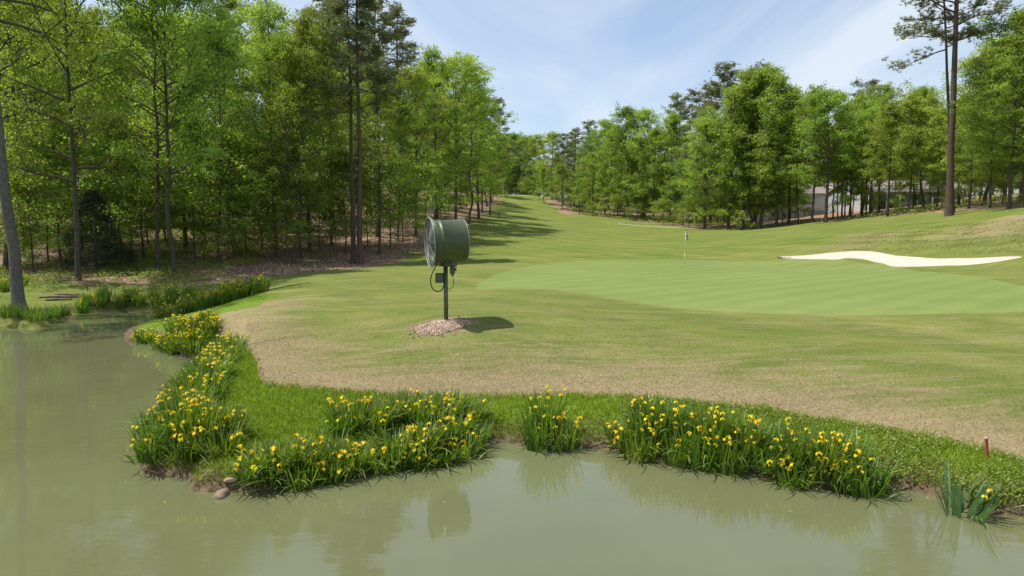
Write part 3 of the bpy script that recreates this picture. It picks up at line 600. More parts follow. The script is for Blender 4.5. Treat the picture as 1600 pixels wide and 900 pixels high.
# young trees at the wood's edge
YL = [(50, 41, 6), (95, 43, 7.5), (190, 44, 7.5), (225, 47, 8.5), (305, 45, 8), (365, 47, 8), (470, 50, 7.5), (540, 53, 7.5), (610, 57, 7), (665, 68, 6.5), (130, 50, 9), (260, 55, 9), (420, 60, 8), (25, 44, 5.5), (75, 46, 6), (205, 47, 6.5), (320, 49, 6), (385, 50, 5.5), (410, 53, 6), (500, 55, 5), (575, 57, 5.5), (630, 60, 5), (170, 58, 6), (60, 60, 6), (290, 63, 6), (400, 66, 6), (520, 70, 6), (232, 54, 6), (345, 58, 6.5), (690, 84, 5), (450, 58, 6)]
for i, (px, Y, h) in enumerate(YL):
    x = (px - 800) / F * Y; place(YT[i % 2], 'young_tree', x, Y, hgt=h, label=ORD[RK(YL, i)] + ' low leafy young tree from the left, between the trunks of the left wood', group='young trees in the left wood', wide=1.2)
SL = [(1075, 103, 4), (1120, 102, 3), (1150, 103, 3.2), (1175, 106, 4), (1035, 112, 4), (1240, 100, 4.5), (1500, 72, 4.5), (1560, 66, 5), (1455, 80, 3), (900, 156, 5), (960, 130, 4), (1590, 62, 5)]
for i, (px, Y, h) in enumerate(SL):
    x = (px - 800) / F * Y; place(YT[i % 2], 'shrub', x, Y, hgt=h, label=ORD[RK(SL, i)] + ' low light green shrub from the left at the foot of the right wood', cat='shrub', group='shrubs along the right wood', wide=1.5)
for i, (px, Y, tp_) in enumerate([(783, 232, 214), (795, 246, 212), (806, 240, 210), (818, 236, 218), (829, 232, 214), (812, 228, 240), (790, 226, 245), (800, 222, 262), (824, 226, 258)]):
    put(BF[4] if i % 2 else BF[3], 'broadleaf_tree', px, Y, tp_, 1.25, 'tree of the dark belt closing the far end of the fairway', 'trees closing the far end of the fairway')
# far backdrop trees
for i in range(46):
    a = -.62 + 1.25 * (i + .5) / 46 + rr.uniform(-.01, .01); Y = rr.uniform(262, 300); x = math.tan(a) * Y
    if abs(x - 4) < 5 : Y = 330
    place(BF[4], 'broadleaf_tree', x, Y, hgt=rr.uniform(16, 21), wide=1.25, label='distant broadleaf tree far beyond the fairway crest', group='trees far beyond the crest')
for i in range(40):
    a = (-.62 + 1.25 * (i + .5) / 34) if i < 34 else (-.035 + .018 * (i - 34)) + rr.uniform(-.01, .01); Y = rr.uniform(240, 258); x = math.tan(a) * Y
    if abs(x - 3) < 12: Y = 248
    place(YT[i % 2], 'shrub', x, Y, hgt=rr.uniform(7, 10), wide=1.3, label='low bushy growth far beyond the fairway crest', cat='shrub', group='bushes far beyond the crest')
for i in range(34):
    x = -118 + i * 3.0 + rr.uniform(-1, 1); Y = rr.uniform(118, 132)
    if infov(x, Y) and x < -26: place(YT[i % 2], 'shrub', x, Y, hgt=rr.uniform(8, 12), wide=1.3, label='leafy thicket on the hilltop behind the left wood', cat='shrub', group='thicket behind the left wood')
for i in range(46):
    px = 815 + i * 9.5; Y = np.interp(px, [815, 880, 985, 1110, 1240], [205, 158, 132, 110, 108]) + rr.uniform(3, 16); x = (px - 800) / F * Y
    place(YT[i % 2], 'shrub', x, Y, hgt=rr.uniform(4.5, 8), wide=1.35, label='dark bushy undergrowth shrub behind the front trunks of the right wood', cat='shrub', group='undergrowth shrubs of the right wood')
for i in range(30):
    px = 1150 + i * 17; Y = rr.uniform(142, 152); x = (px - 800) / F * Y
    place(YT[i % 2], 'shrub', x, Y, hgt=rr.uniform(7, 9.5), wide=1.4, label='leafy thicket standing behind the two houses', cat='shrub', group='thicket behind the houses')
# ---- cedar
rs = np.random.RandomState(77); x0, y0 = at(152, 425, 40)[:2]; z0 = gh(x0, y0)
e = empty('cedar_tree', (x0, y0, z0), 0, 'dark bushy cedar at the edge of the left wood', 'tree')
C = []; sp = []
br = MB()
for i in range(260):
    u = rs.rand() ** 1.1; a = rs.uniform(0, 6.28); rad = (1.75 * (1 - u) ** .75 + .12) * (0.55 + .45 * rs.rand() ** .4) * (1 + .18 * math.sin(3 * a + 5 * u)); z = .45 + 4.2 * u
    c = (rad * math.cos(a), rad * math.sin(a), z - rad * .05); C.append(c); sp.append(.30); br.tube([(0, 0, z - .15), c], [.015, .006], 3, False)
v, f, t = leaves(np.array(C), np.array(sp), 70, .10, rs, .3, .7, .35)
MB().tube([(0, 0, -.2), (0, 0, 1.5), (.03, 0, 4.4)], [.11, .09, .02], 8).build('trunk', M['bark'], e, True)
br.build('branches', M['bark'], e); leaf_obj('crown', v, f, t, M['cedar'], e)

# ------------------------------------------------------------------ irises
def blade_mesh(rs, n, rad, hmin, hmax, wid, droop, spread=.25):
    a = rs.uniform(0, 6.283, n); r_ = rad * np.sqrt(rs.rand(n)); bx, by = r_ * np.cos(a), r_ * np.sin(a)
    la = a + rs.normal(size=n) * .9; L = rs.uniform(hmin, hmax, n); th = np.abs(rs.normal(size=n)) * .10 + spread * r_ / rad; k = np.where(rs.rand(n) < droop, rs.uniform(1.2, 2.6, n), rs.uniform(0, .35, n))
    ts = np.array([0, .3, .55, .75, .9, 1.0]); px = np.zeros((n, 6)); pz = np.zeros((n, 6))
    for i in range(1, 6):
        tm = (ts[i] + ts[i - 1]) / 2; ang = th + k * tm ** 2.2; px[:, i] = px[:, i - 1] + np.sin(ang) * L * (ts[i] - ts[i - 1]); pz[:, i] = pz[:, i - 1] + np.cos(ang) * L * (ts[i] - ts[i - 1])
    wv = np.array([.75, 1, .95, .75, .42, .04]) * .5; fa = la + math.pi / 2 + rs.normal(size=n) * .5
    w_ = wid * rs.uniform(.7, 1.2, n)[:, None] * wv
    cx_ = bx[:, None] + px * np.cos(la)[:, None]; cy_ = by[:, None] + px * np.sin(la)[:, None]
    A = np.stack([cx_ - w_ * np.cos(fa)[:, None], cy_ - w_ * np.sin(fa)[:, None], pz], 2); B = np.stack([cx_ + w_ * np.cos(fa)[:, None], cy_ + w_ * np.sin(fa)[:, None], pz], 2)
    v = np.concatenate([A, B], 1).reshape(-1, 3); b = (np.arange(n) * 12)[:, None, None]; i = np.arange(5)[None, :, None]
    f = (b + np.concatenate([i, i + 1, i + 7, i + 6], 2)).reshape(-1, 4)
    return v, f, np.repeat(np.clip(rs.uniform(0, 1, n), 0, 1), 12)
def flower_data(rs):
    v = []; f = []; t = []
    for k in range(3):
        a = k * 2.094 + rs.uniform(-.2, .2); ca, sa = math.cos(a), math.sin(a)
        prof = [(0.004, .0, .008), (.028, .022, .020), (.052, .012, .034), (.064, -.018, .026), (.062, -.045, .006)]; b = len(v)
        for (r_, z, w_) in prof:
            for s in (-1, 1): v.append((r_ * ca - s * w_ * sa, r_ * sa + s * w_ * ca, z)); t.append(.75 if r_ > .03 else .2)
        f += [(b + 2 * i, b + 2 * i + 1, b + 2 * i + 3, b + 2 * i + 2) for i in range(4)]
        a += 1.047; ca, sa = math.cos(a), math.sin(a); prof = [(.004, 0, .004), (.014, .03, .010), (.022, .052, .008)]; b = len(v)
        for (r_, z, w_) in prof:
            for s in (-1, 1): v.append((r_ * ca - s * w_ * sa, r_ * sa + s * w_ * ca, z)); t.append(1)
        f += [(b + 2 * i, b + 2 * i + 1, b + 2 * i + 3, b + 2 * i + 2) for i in range(2)]
    return v, f, t
FL = []
for s in range(3):
    v, f, t = flower_data(np.random.RandomState(s)); o = leaf_obj('flower', np.array(v), np.array(f), t, M['petal']); hide_proto(o); FL.append(o)
CLV = []
for s in range(7):
    rs = np.random.RandomState(100 + s); v, f, t = blade_mesh(rs, 135, .23, .5, 1.0, .026, .14, .13); 
    v2, f2, t2 = blade_mesh(rs, 34, .30, .25, .6, .020, .8, .32); o = leaf_obj('leaves', np.r_[v, v2], np.r_[f, f2 + len(v)], np.r_[t, t2], M['iris']); o['kind'] = 'stuff'; hide_proto(o); CLV.append(o)
v, f, t = blade_mesh(np.random.RandomState(200), 60, .26, .4, .9, .036, .15, .24); BLUE = leaf_obj('leaves', v, f, t, M['iris_blue']); BLUE['kind'] = 'stuff'; hide_proto(BLUE)
v, f, t = blade_mesh(np.random.RandomState(201), 260, .36, .2, .5, .018, .35, .5); SEDGE = leaf_obj('leaves', v, f, t, M['iris']); SEDGE['kind'] = 'stuff'; hide_proto(SEDGE)
ir = np.random.RandomState(42)
def clump(x, y, hs, nf, label, group, proto=None, name='iris_clump', cat='iris clump', z=None):
    z = max(gh(x, y), -.12) - .02 if z is None else z
    e = empty(name, (x, y, z), ir.uniform(0, 6.28), label, cat, group)
    ws = ir.uniform(.9, 1.15); inst(proto or CLV[ir.randint(7)], e, 'leaves', sc=(ws, ws, hs))
    st = MB(); k = 0
    for i in range(nf):
        a = ir.uniform(0, 6.28); r_ = .34 * math.sqrt(ir.rand()) * ws; h_ = hs * ir.uniform(.5, 1.0) * (1 - .25 * r_); p0 = (r_ * .6 * math.cos(a), r_ * .6 * math.sin(a), 0); p1 = (r_ * math.cos(a), r_ * math.sin(a), h_)
        st.tube([p0, ((p0[0] + p1[0]) / 2, (p0[1] + p1[1]) / 2, h_ * .55), p1], [.006, .005, .004], 3, False)
        for j in range(1 + (ir.rand() < .5)):
            q = (p1[0] + ir.normal() * .04 * j, p1[1] + ir.normal() * .04 * j, p1[2] - .07 * j); s = ir.uniform(.5, .75)
            inst(FL[ir.randint(3)], e, 'flower', loc=q, rot=(ir.normal() * .25, ir.normal() * .25, ir.uniform(0, 6)), sc=(s, s, s))
    if nf: st.build('stems', M['iris'], e)
    return e
def bed(line, rows, step, hs, nf, desc, group, off=.42, first=.12, jit=.08):
    w_ = [gz(a, b) for a, b in line]; cum = [0]
    for i in range(len(w_) - 1): cum.append(cum[-1] + math.dist(w_[i], w_[i + 1]))
    out_ = []
    for r_ in range(rows):
        n = max(1, int(cum[-1] / step) + (0 if r_ % 2 else 1))
        for i in range(n):
            s = cum[-1] * (i + (.5 if r_ % 2 else 0.02)) / max(1, n - (0 if r_ % 2 else 1)); s = min(s, cum[-1] - 1e-3); k = max(j for j in range(len(cum)) if cum[j] <= s)
            k = min(k, len(w_) - 2); t_ = (s - cum[k]) / (cum[k + 1] - cum[k]); a = w_[k]; b = w_[k + 1]; x = a[0] + (b[0] - a[0]) * t_; y = a[1] + (b[1] - a[1]) * t_
            nx, ny = -(b[1] - a[1]), b[0] - a[0]; l = math.hypot(nx, ny); nx /= l; ny /= l
            sd1 = sdf(np.array([x + nx * .3, x - nx * .3]), np.array([y + ny * .3, y - ny * .3]), shore)
            if sd1[1] > sd1[0]: nx, ny = -nx, -ny
            o_ = first + off * r_; out_.append((x + nx * o_ + ir.normal() * jit, y + ny * o_ + ir.normal() * jit, r_))
    out_.sort(key=lambda c: (c[2], c[0] / c[1]))
    for r_ in range(rows):
        rw = [c for c in out_ if c[2] == r_]
        for i, (x, y, _) in enumerate(rw):
            pos = ORD[min(i, 34)] + ' from the left'
            rn = ['at the water side', 'on the land side', 'in the back row'][r_] if rows > 1 else ''
            h_ = hs * ir.uniform(.8, 1.15) * (1 if r_ else .9) * (1 + .14 * math.sin(x * 2.3 + 1.0)); clump(x, y, h_, max(1, int(nf * ir.uniform(.7, 2.0))), ('%s clump %s %s' % (desc, pos, rn)).strip(), group)
bed([(1345, 769), (1325, 770), (1270, 764), (1200, 747), (1120, 733), (1060, 722), (1000, 712), (978, 704)], 3, .42, .69, 4.5, 'right-bed yellow iris', 'irises in the right-hand bed', .22, .02)
bed([(885, 702), (835, 702)], 2, .36, .74, 6, 'lone middle-tuft iris', 'irises in the middle tuft', .25)
bed([(748, 700), (715, 716), (650, 729), (600, 732), (550, 735), (480, 757), (410, 767), (394, 764)], 2, .40, .52, 4, 'front-bed yellow iris', 'irises in the long front bed', .2, 0.02)
bed([(745, 692), (650, 706), (545, 722)], 2, .40, .58, 5, 'upper front-bed yellow iris', 'irises in the long front bed', .25, .42)
bed([(335, 742), (290, 744), (240, 738), (224, 715), (240, 692), (268, 652), (300, 622), (314, 600)], 3, .5, .67, 5, 'left point yellow iris', 'irises along the left point', .27, .20)
bed([(338, 553), (300, 559), (250, 546)], 3, .5, .66, 9, 'mid-shore yellow iris', 'irises on the mid shore', .3, .05)
bed([(228, 536), (205, 536)], 2, .5, .8, 9, 'small outer tuft iris', 'irises in the outer tuft', .4)
bed([(128, 489), (180, 484), (250, 483), (288, 485)], 2, .75, .85, 5, 'inlet far-shore iris', 'irises on the far shore of the inlet', .45)
for i, (x, y) in enumerate([(-14.9, 30.6), (-14.2, 29.9), (-13.5, 30.4), (-12.9, 29.6), (-12.2, 30.1), (-11.5, 29.4), (-14.4, 31.3), (-13.0, 31.2), (-11.0, 29.9), (-13.6, 28.6), (-12.8, 28.2), (-12.0, 28.5), (-11.3, 28.2), (-14.3, 27.9), (-10.7, 28.7)]):
    clump(x, y, ir.uniform(.8, 1.0), 13, ORD[i] + ' iris clump of the flowery bed behind the turf ridge, counted from the inlet', 'irises behind the turf ridge')
xx, yy = gz(1508, 803); clump(xx, yy, .78, 1, 'small blue-green iris tuft alone at the right water edge', None, BLUE)
for i, (px, py) in enumerate([(8, 507), (32, 509), (50, 512), (66, 506), (84, 500), (15, 500)]):
    xx, yy = gz(px, py); clump(xx, yy + .3, 1.3, 0, ORD[i] + ' short green tuft below the large grey tree at the left shore', 'green tufts on the left shore', SEDGE, 'grass_tuft', 'grass tuft')
for i, (px, Y) in enumerate([(4, 34), (18, 35), (32, 35.5)]): 
    x = (px - 800) / F * Y; clump(x, Y, .7, 6, ORD[i] + ' yellow iris behind the large grey tree', 'irises behind the large grey tree')

# ------------------------------------------------------------------ small ground cover
def scatter(n, box, test, rs):
    x = rs.uniform(box[0], box[1], n); y = rs.uniform(box[2], box[3], n); k = test(x, y); return x[k], y[k]
def grass(name, x, y, hmin, hmax, wid, mat, rs, bend=.5, label=None):
    n = len(x); z = height(x, y) - .01; h = rs.uniform(hmin, hmax, n); a = rs.uniform(0, 6.28, n); b = rs.uniform(0, 6.28, n); l = rs.rand(n) * bend
    w_ = wid * rs.uniform(.6, 1.3, n); base = np.stack([x, y, z], 1); s = np.stack([np.cos(b) * w_, np.sin(b) * w_, 0 * w_], 1); d = np.stack([np.cos(a) * l * h, np.sin(a) * l * h, h], 1)
    v = np.stack([base - s, base + s, base + d * .55 + s * .6 - np.stack([0 * h, 0 * h, -.1 * h], 1), base + d], 1).reshape(-1, 3)
    i = np.arange(n)[:, None] * 4; f = np.concatenate([i, i + 1, i + 2, i, i + 2, i + 3], 1).reshape(-1, 3)
    tint = np.clip(rs.uniform(0, 1, n) * .5 + .5 * (.5 + .35 * wob(x * 1.2, y * 1.2)), 0, 1)
    o = leaf_obj(name, v, f, np.repeat(tint, 4), M[mat]); return tag(o, label, None, None, 'stuff')
rs = np.random.RandomState(8)
inb = lambda x, y: (sdf(x, y, bank_line) < 0.02) & (sdf(x, y, shore) > 0.06)
x, y = scatter(330000, (-10.5, 9, 8, 22), inb, rs); keep = rs.rand(len(x)) < np.clip(1.3 - .05 * (y - 8), .35, 1); x, y = x[keep], y[keep]
grass('bank_grass', x, y, .05, .15, .008, 'grass', rs, .9, 'bright green unmown grass covering the pond bank')
x, y = scatter(60000, (2, 10, 8, 13.5), inb, rs); k = rs.rand(len(x)) < .5 + .5 * np.sin(x * 2.1) * np.sin(y * 3); x, y = x[k], y[k]
C = np.stack([x, y, height(x, y) + .07], 1)[:7000]
v, f, t = leaves(C, np.full(len(C), .06), 4, .036, rs, .7, .8, .7); tag(leaf_obj('broadleaf_weeds', v, f, t, M['weed']), 'broad-leaved weeds matting the right-hand bank', None, None, 'stuff')
x, y = scatter(16000, (-11, 9, 8, 22), lambda x, y: (sdf(x, y, shore) > -.02) & (sdf(x, y, shore) < .4) & (sdf(x, y, bank_line) < 0), rs)
grass('dead_stalks', x, y, .05, .2, .008, 'straw', rs, 2.2, 'dead brown stalks and debris along the waterline')
tr_ = lambda x, y: (sdf(x, y, bank_line) > 0.0) & (sdf(x, y, shore) > 1) & (rs.rand(len(x)) < np.clip(1.25 - .28 * sdf(x, y, edge_w, False, False), .0, 1))
x, y = scatter(150000, (-8, 9.5, 9, 20), tr_, rs)
grass('dry_turf_straw', x, y, .012, .035, .007, 'straw', rs, 2.5, 'dry scalped straw along the lower turf margin')
M['turfblade'] = leaf_mat('turf_blade', (.10, .13, .03), (.24, .235, .085), .25, rnd=0)
x, y = scatter(420000, (-9, 16, 9.5, 24), lambda x, y: (sdf(x, y, bank_line) > .05) & (sdf(x, y, shore) > 1) & (sdf(x, y, green_poly) > .3) & (np.abs(x) < .8 * y + 1) & (rs.rand(len(x)) < np.clip(.9 - .045 * (y - 10), .2, .8)), rs)
grass('turf_blades', x, y, .008, .024, .006, 'turfblade', rs, 2.2, 'short mown blades of the turf in front of the green')
n = 70; x, y = scatter(60000, (-12, 9, 7, 30), lambda x, y: (sdf(x, y, shore) < -.05) & (rs.rand(len(x)) < .35 * np.exp(sdf(x, y, shore) / .22)), rs); x, y = x[:n], y[:n]
C = np.stack([x, y, 0 * x + .006], 1); v, f, t = leaves(C, np.full(len(C), .02), 1, .035, rs, 30, 0, .6)
v[:, 2] = .004 + .003 * rs.rand(len(v)); tag(leaf_obj('floating_petals', v, f, t, M['petal']), 'fallen yellow petals and bits floating near the pond edge', None, None, 'stuff')
wl = [(-45, 27), (-27, 29.5), (-21, 31.5), (-19, 33), (-17, 37), (-17, 44), (-20, 60), (-60, 80), (-60, 40)]
def fu(x, y):
    d = sdf(x, y, wl); q = .5 + .5 * np.sin(x * .55 + 1) * np.sin(y * .5) + .25 * np.sin(x * 1.9 + y); return (d < 0) & (rs.rand(len(x)) < np.clip(q, 0, 1)) & (sdf(x, y, shore) > .6)
x, y = scatter(34000, (-48, -6, 27, 75), fu, rs); k = ~((np.hypot(x + 21.5, y - 31.8) < 3.2)); x, y = x[k], y[k]
C = np.stack([x, y, height(x, y) + .16], 1)
v, f, t = leaves(C, np.full(len(C), .26), 8, .12, rs, .9, .5, .6); tag(leaf_obj('undergrowth', v, f, t, M['weed']), 'light green undergrowth covering the floor of the left wood', None, None, 'stuff')
def fr(x, y): return (sdf(x, y, fr_edge) < 1) & (rs.rand(len(x)) < .5 + .5 * np.sin(x * .4) * np.sin(y * .3 + 1)) & (CLf(x, y))
hA = at(1290, 335, 110)
def CLf(x, y): return np.hypot(x - hA[0], (y - hA[1]) * .6) > 14
x, y = scatter(9000, (8, 70, 50, 150), fr, rs); C = np.stack([x, y, height(x, y) + .25], 1)
v, f, t = leaves(C, np.full(len(C), .5), 8, .25, rs, .9, .5, .6); tag(leaf_obj('right_undergrowth', v, f, t, M['weed']), 'low green undergrowth beneath the right-hand wood', None, None, 'stuff').name = 'undergrowth'

hp = [at(*c)[:2] for c in [(1280, 384, 48), (1400, 392, 41), (1600, 398, 34), (1700, 395, 32), (1700, 345, 42), (1600, 338, 46), (1480, 345, 52), (1340, 365, 52)]]
x, y = scatter(150000, (18, 42, 30, 58), lambda x, y: (sdf(x, y, hp) < 0) & (sdf(x, y, bunk_poly) > .2) & (rs.rand(len(x)) < .5 + .5 * np.sin(x * 1.7 + 1) * np.sin(y * 1.3)), rs); h2 = len(x) // 2
grass('hillside_grass', x[:h2], y[:h2], .02, .07, .02, 'weed', rs, 1.8, 'scruffy green tufts on the bare slope above the bunker')
grass('hillside_straw', x[h2:], y[h2:], .02, .06, .02, 'straw', rs, 2.4, 'dead straw tufts on the bare slope above the bunker')
x, y = scatter(60000, (-50, -3, 36, 90), lambda x, y: (sdf(x, y, fl_edge) < 0) & (rs.rand(len(x)) < .6), rs); C = np.stack([x, y, height(x, y) + .03], 1)
M['litter'] = leaf_mat('dead_leaf', (.11, .07, .045), (.48, .35, .25), 0.1, (1, 1, 1), rnd=0)
v, f, t = leaves(C, np.full(len(C), .3), 1, .16, rs, 1.2, .12, .7); tag(leaf_obj('leaf_litter', v, f, t, M['litter']), 'brown fallen leaves littering the floor of the left wood', None, None, 'stuff')
mb = MB(); rr2 = random.Random(6)
for i in range(260):
    Y = rr2.uniform(37, 80); x = rr2.uniform(-.75, -.16) * Y
    if x > -13: continue
    z = gh(x, Y) + .05; a = rr2.uniform(0, 3.14); L = rr2.uniform(.3, 1.1); c_, s_ = math.cos(a) * L, math.sin(a) * L
    mb.tube([(x - c_, Y - s_, z), (x + rr2.uniform(-.1, .1), Y, z + .05), (x + c_, Y + s_, z + .02)], [.012, .022, .01], 4, False)
tag(mb.build('fallen_sticks', M['wood']), 'fallen sticks scattered over the floor of the left wood', None, None, 'stuff')

# ------------------------------------------------------------------ turf fan
def paint(name, col, rough=.4, spec=.5, metal=0, b=.15):
    m, nt, p = base_mat(name, col, rough, spec, metal); v = objpos(nt); n = noise(nt, v, 5, 6, .7)
    nt.links.new(mix(nt, .6, col, ramp(nt, n, [(0.3, .72), (.7, 1.2)]), 'MULTIPLY'), p.inputs['Base Color'])
    nt.links.new(ramp(nt, n, [(.3, rough + .15), (.7, max(0, rough - .08))]), p.inputs['Roughness']); return m
M['fan'] = paint('green_enamel', (.066, .088, .036), .42); M['rim'] = paint('pale_green_rim', (.20, .27, .19), .45); M['wire'] = paint('galvanised_wire', (.24, .23, .23), .5, .5, .6)
M['dark'] = paint('dark_metal', (.045, .045, .048), .5); M['cable'] = paint('black_cable', (.015, .015, .015), .5); M['inner'] = paint('shroud_inside', (.13, .12, .12), .6)
fx, fy, _ = at(697, 503, 17); fz = gh(fx, fy)
fan = empty('turf_fan', (fx, fy, fz), 0, 'large dark green turf fan on a pole beside the green', 'turf fan')
HZ = 2.02; AZF = R(18.7)       # local +X of the head = towards the intake
MB().tube([(0, 0, -.3), (0, 0, 1.44)], .055, 14).build('pole', M['fan'], fan, True)
hd = Matrix.Translation((0.03, 0, HZ)) @ Matrix.Rotation(math.pi + AZF, 4, 'Z') @ Matrix.Rotation(R(2.5), 4, 'Y')
def head(mb, name, mat, smooth=True, parent=fan):
    mb.v = [tuple(hd @ Vector(p)) for p in mb.v]; return mb.build(name, mat, parent, smooth)
b = MB(); b.lathe([(-.44, .50), (-.44, .528), (-.40, .535), (.16, .535), (.165, .55), (.19, .55), (.195, .535), (.27, .54), (.42, .622), (.425, .60), (.27, .52), (.0, .512), (-.42, .512)], 56, close=True)
dr = head(b, 'drum', M['fan']); 
head(MB().torus(.425, .62, .016, 56, 8), 'intake_rim', M['rim']); head(MB().torus(-.44, .522, .014, 56, 8), 'outlet_rim', M['rim'])
b = MB()
for i in range(14): b.torus(.40 - .06 * (1 - i / 13) * 0 + .05 * (1 - (i / 13) ** 2), .07 + .041 * i, .004, 40, 4)
for k in range(10):
    a = 2 * math.pi * k / 10
    b.tube([(.45 - .05 * (t / 5) ** 2, (.05 + .113 * t) * math.cos(a), (.05 + .113 * t) * math.sin(a)) for t in range(6)], .006, 4, False)
head(b, 'intake_guard', M['wire'])
b = MB()
for i in range(10): b.torus(-.45, .08 + .048 * i, .004, 36, 4)
for k in range(8): a = 2 * math.pi * k / 8; b.tube([(-.45, .04 * math.cos(a), .04 * math.sin(a)), (-.45, .51 * math.cos(a), .51 * math.sin(a))], .006, 4, False)
head(b, 'outlet_guard', M['wire'])
head(MB().lathe([(.36, .001), (.33, .06), (.22, .15), (.10, .19), (-.2, .19), (-.2, .001)], 32), 'motor_hub', M['inner'])
for k in range(5):
    a0 = 2 * math.pi * k / 5; v = []; f = []
    for i in range(6):
        r_ = .17 + .064 * i; tw = R(55 - 30 * i / 5); ww = .11
        for s in (-1, 1):
            for th_ in (-.006, .006):
                t_ = a0 + s * ww * math.cos(tw) / r_; v.append((.12 + s * ww * math.sin(tw) + th_, r_ * math.cos(t_), r_ * math.sin(t_)))
    for i in range(5):
        q = 4 * i; f += [(q, q + 2, q + 6, q + 4), (q + 1, q + 5, q + 7, q + 3), (q, q + 4, q + 5, q + 1), (q + 2, q + 3, q + 7, q + 6)]
    f += [(0, 1, 3, 2), (20, 22, 23, 21)]; mb = MB(); mb.v = v; mb.f = f; head(mb, 'blade', M['inner'])
b = MB(); b.box((0, 0, -.555), (.24, .22, .09)); b.box((.17, .0, -.58), (.10, .05, .05)); head(b, 'head_mount', M['fan'], False)
MB().tube([(0, 0, 1.40), (0, 0, 1.50)], [.1, .085], 12).build('swivel_collar', M['fan'], fan, True)
mb = MB(); mb.box((0.12, 0, -.49 + 1.03), (.02, .012, .075)); head(mb, 'lifting_eye', M['wire'], False)
bx_ = MB(); bx_.box((-.15, -.04, 1.12), (.20, .13, .24)); bx_.build('control_box', M['fan'], fan)
mb = MB(); mb.box((-.15, -.112, 1.12), (.16, .012, .20)); bo = mb.build('box_door', M['fan'], fan)
mb = MB(); mb.box((-.21, -.122, 1.15), (.012, .01, .06)); mb.build('latch', M['wire'], bo)
mb = MB(); mb.box((-.03, -.075, 1.12), (.06, .03, .05)); mb.build('box_bracket', M['dark'], fan)
mb = MB(); mb.box((.13, 0, 1.42), (.30, .05, .035)); mb.box((.26, 0, 1.46), (.04, .04, .06)); mb.build('oscillator_arm', M['fan'], fan)
mb = MB(); mb.box((.17, -.01, 1.31), (.12, .12, .18)); mb.tube([(.17, -.01, 1.22), (.17, -.01, 1.17)], .035, 10); mb.tube([(.23, -.01, 1.33), (.27, -.01, 1.33)], .04, 10); mb.build('oscillator_motor', M['fan'], fan)
def spline(p, n=8):
    p = [Vector(q) for q in p]; p = [p[0]] + p + [p[-1]]; o = []
    for i in range(1, len(p) - 2):
        for s in range(n):
            t = s / n; o.append(.5 * (2 * p[i] + (p[i + 1] - p[i - 1]) * t + (2 * p[i - 1] - 5 * p[i] + 4 * p[i + 1] - p[i + 2]) * t * t + (3 * p[i] - p[i - 1] - 3 * p[i + 1] + p[i + 2]) * t ** 3))
    return o + [p[-2]]
MB().tube(spline([(-.19, -.05, 1.46), (-.27, -.08, 1.35), (-.36, -.1, 1.12), (-.34, -.1, .90), (-.22, -.1, .79), (-.1, -.09, .82), (-.04, -.075, .95), (-.05, -.06, 1.05)]), .014, 7).build('power_cable', M['cable'], fan, True)
MB().tube(spline([(.17, -.01, 1.18), (.20, -.02, 1.05), (.18, -.03, .90), (.10, -.05, .83), (.04, -.07, .88)]), .008, 6).build('motor_cable', M['cable'], fan, True)
# ---- gravel
rs = np.random.RandomState(4); v = []; f = []; t = []
import bmesh
bmm = bmesh.new(); bmesh.ops.create_icosphere(bmm, subdivisions=1, radius=1); iv = np.array([v_.co[:] for v_ in bmm.verts]); iF = [tuple(q.index for q in fc.verts) for fc in bmm.faces]; bmm.free(); iF = np.array(iF)
n = 2600; a = rs.uniform(0, 6.28, n); r_ = np.sqrt(rs.rand(n)); gx0, gy0 = fx - .12, fy - .28
edge_ = 1 + .16 * np.sin(2 * a + 1) + .10 * np.sin(3 * a) + .06 * np.sin(7 * a); gx_ = gx0 + .58 * r_ * np.cos(a) * edge_; gy_ = gy0 + .56 * r_ * np.sin(a) * edge_
k = rs.rand(n) < .16; gx_[k] += rs.normal(size=k.sum()) * .20; gy_[k] += rs.normal(size=k.sum()) * .16
s = rs.uniform(.010, .026, n); zz = height(gx_, gy_) + .07 * (1 - r_ ** 2) + s * .3
sc_ = rs.uniform(.6, 1.3, (n, 1, 3)) * s[:, None, None]; v = (iv[None] * (1 + rs.normal(size=(n, 12, 1)) * .12) * sc_ + np.stack([gx_, gy_, zz], 1)[:, None]).reshape(-1, 3)
f = (iF[None] + (np.arange(n) * 12)[:, None, None]).reshape(-1, 3)
m = leaf_mat('pink_gravel', (.20, .145, .10), (.56, .43, .30), 0.0, gloss=0.03, rnd=0); M['gravel'] = m
o = leaf_obj('gravel', v, f, np.repeat(rs.rand(n), 12), m); tag(o, 'pinkish gravel bed heaped round the turf fan pole', None, None, 'stuff')
# ------------------------------------------------------------------ flagstick
m, nt, p = base_mat('white_pole', (.75, .75, .70), .4); M['white'] = m
m, nt, p = base_mat('flag_checks', (.8, .8, .85), .8)
ck = nt.nodes.new('ShaderNodeTexChecker'); ck.inputs['Scale'].default_value = 1; ck.inputs['Color1'].default_value = (.70, .72, .80, 1); ck.inputs['Color2'].default_value = (.018, .022, .075, 1)
uvn = nt.nodes.new('ShaderNodeUVMap'); uvn.uv_map = 'cloth'; nt.links.new(uvn.outputs[0], ck.inputs[0]); nt.links.new(ck.outputs[0], p.inputs['Base Color']); M['flag'] = m
x, y, _ = at(1069, 414, 41.7); z = gh(x, y)
fs = empty('flagstick', (x, y, z), 0, 'golf flagstick with limp navy and white checked flag on the green', 'golf flag')
fs.rotation_euler = (0, R(1.6), 0)
MB().tube([(0, 0, -.1), (0, 0, .75)], .014, 8).build('lower_pole', base_mat('yellow_pole', (.65, .55, .12), .5)[0], fs, True)
MB().tube([(0, 0, .75), (0, 0, 2.06)], .012, 8).build('upper_pole', M['white'], fs, True)
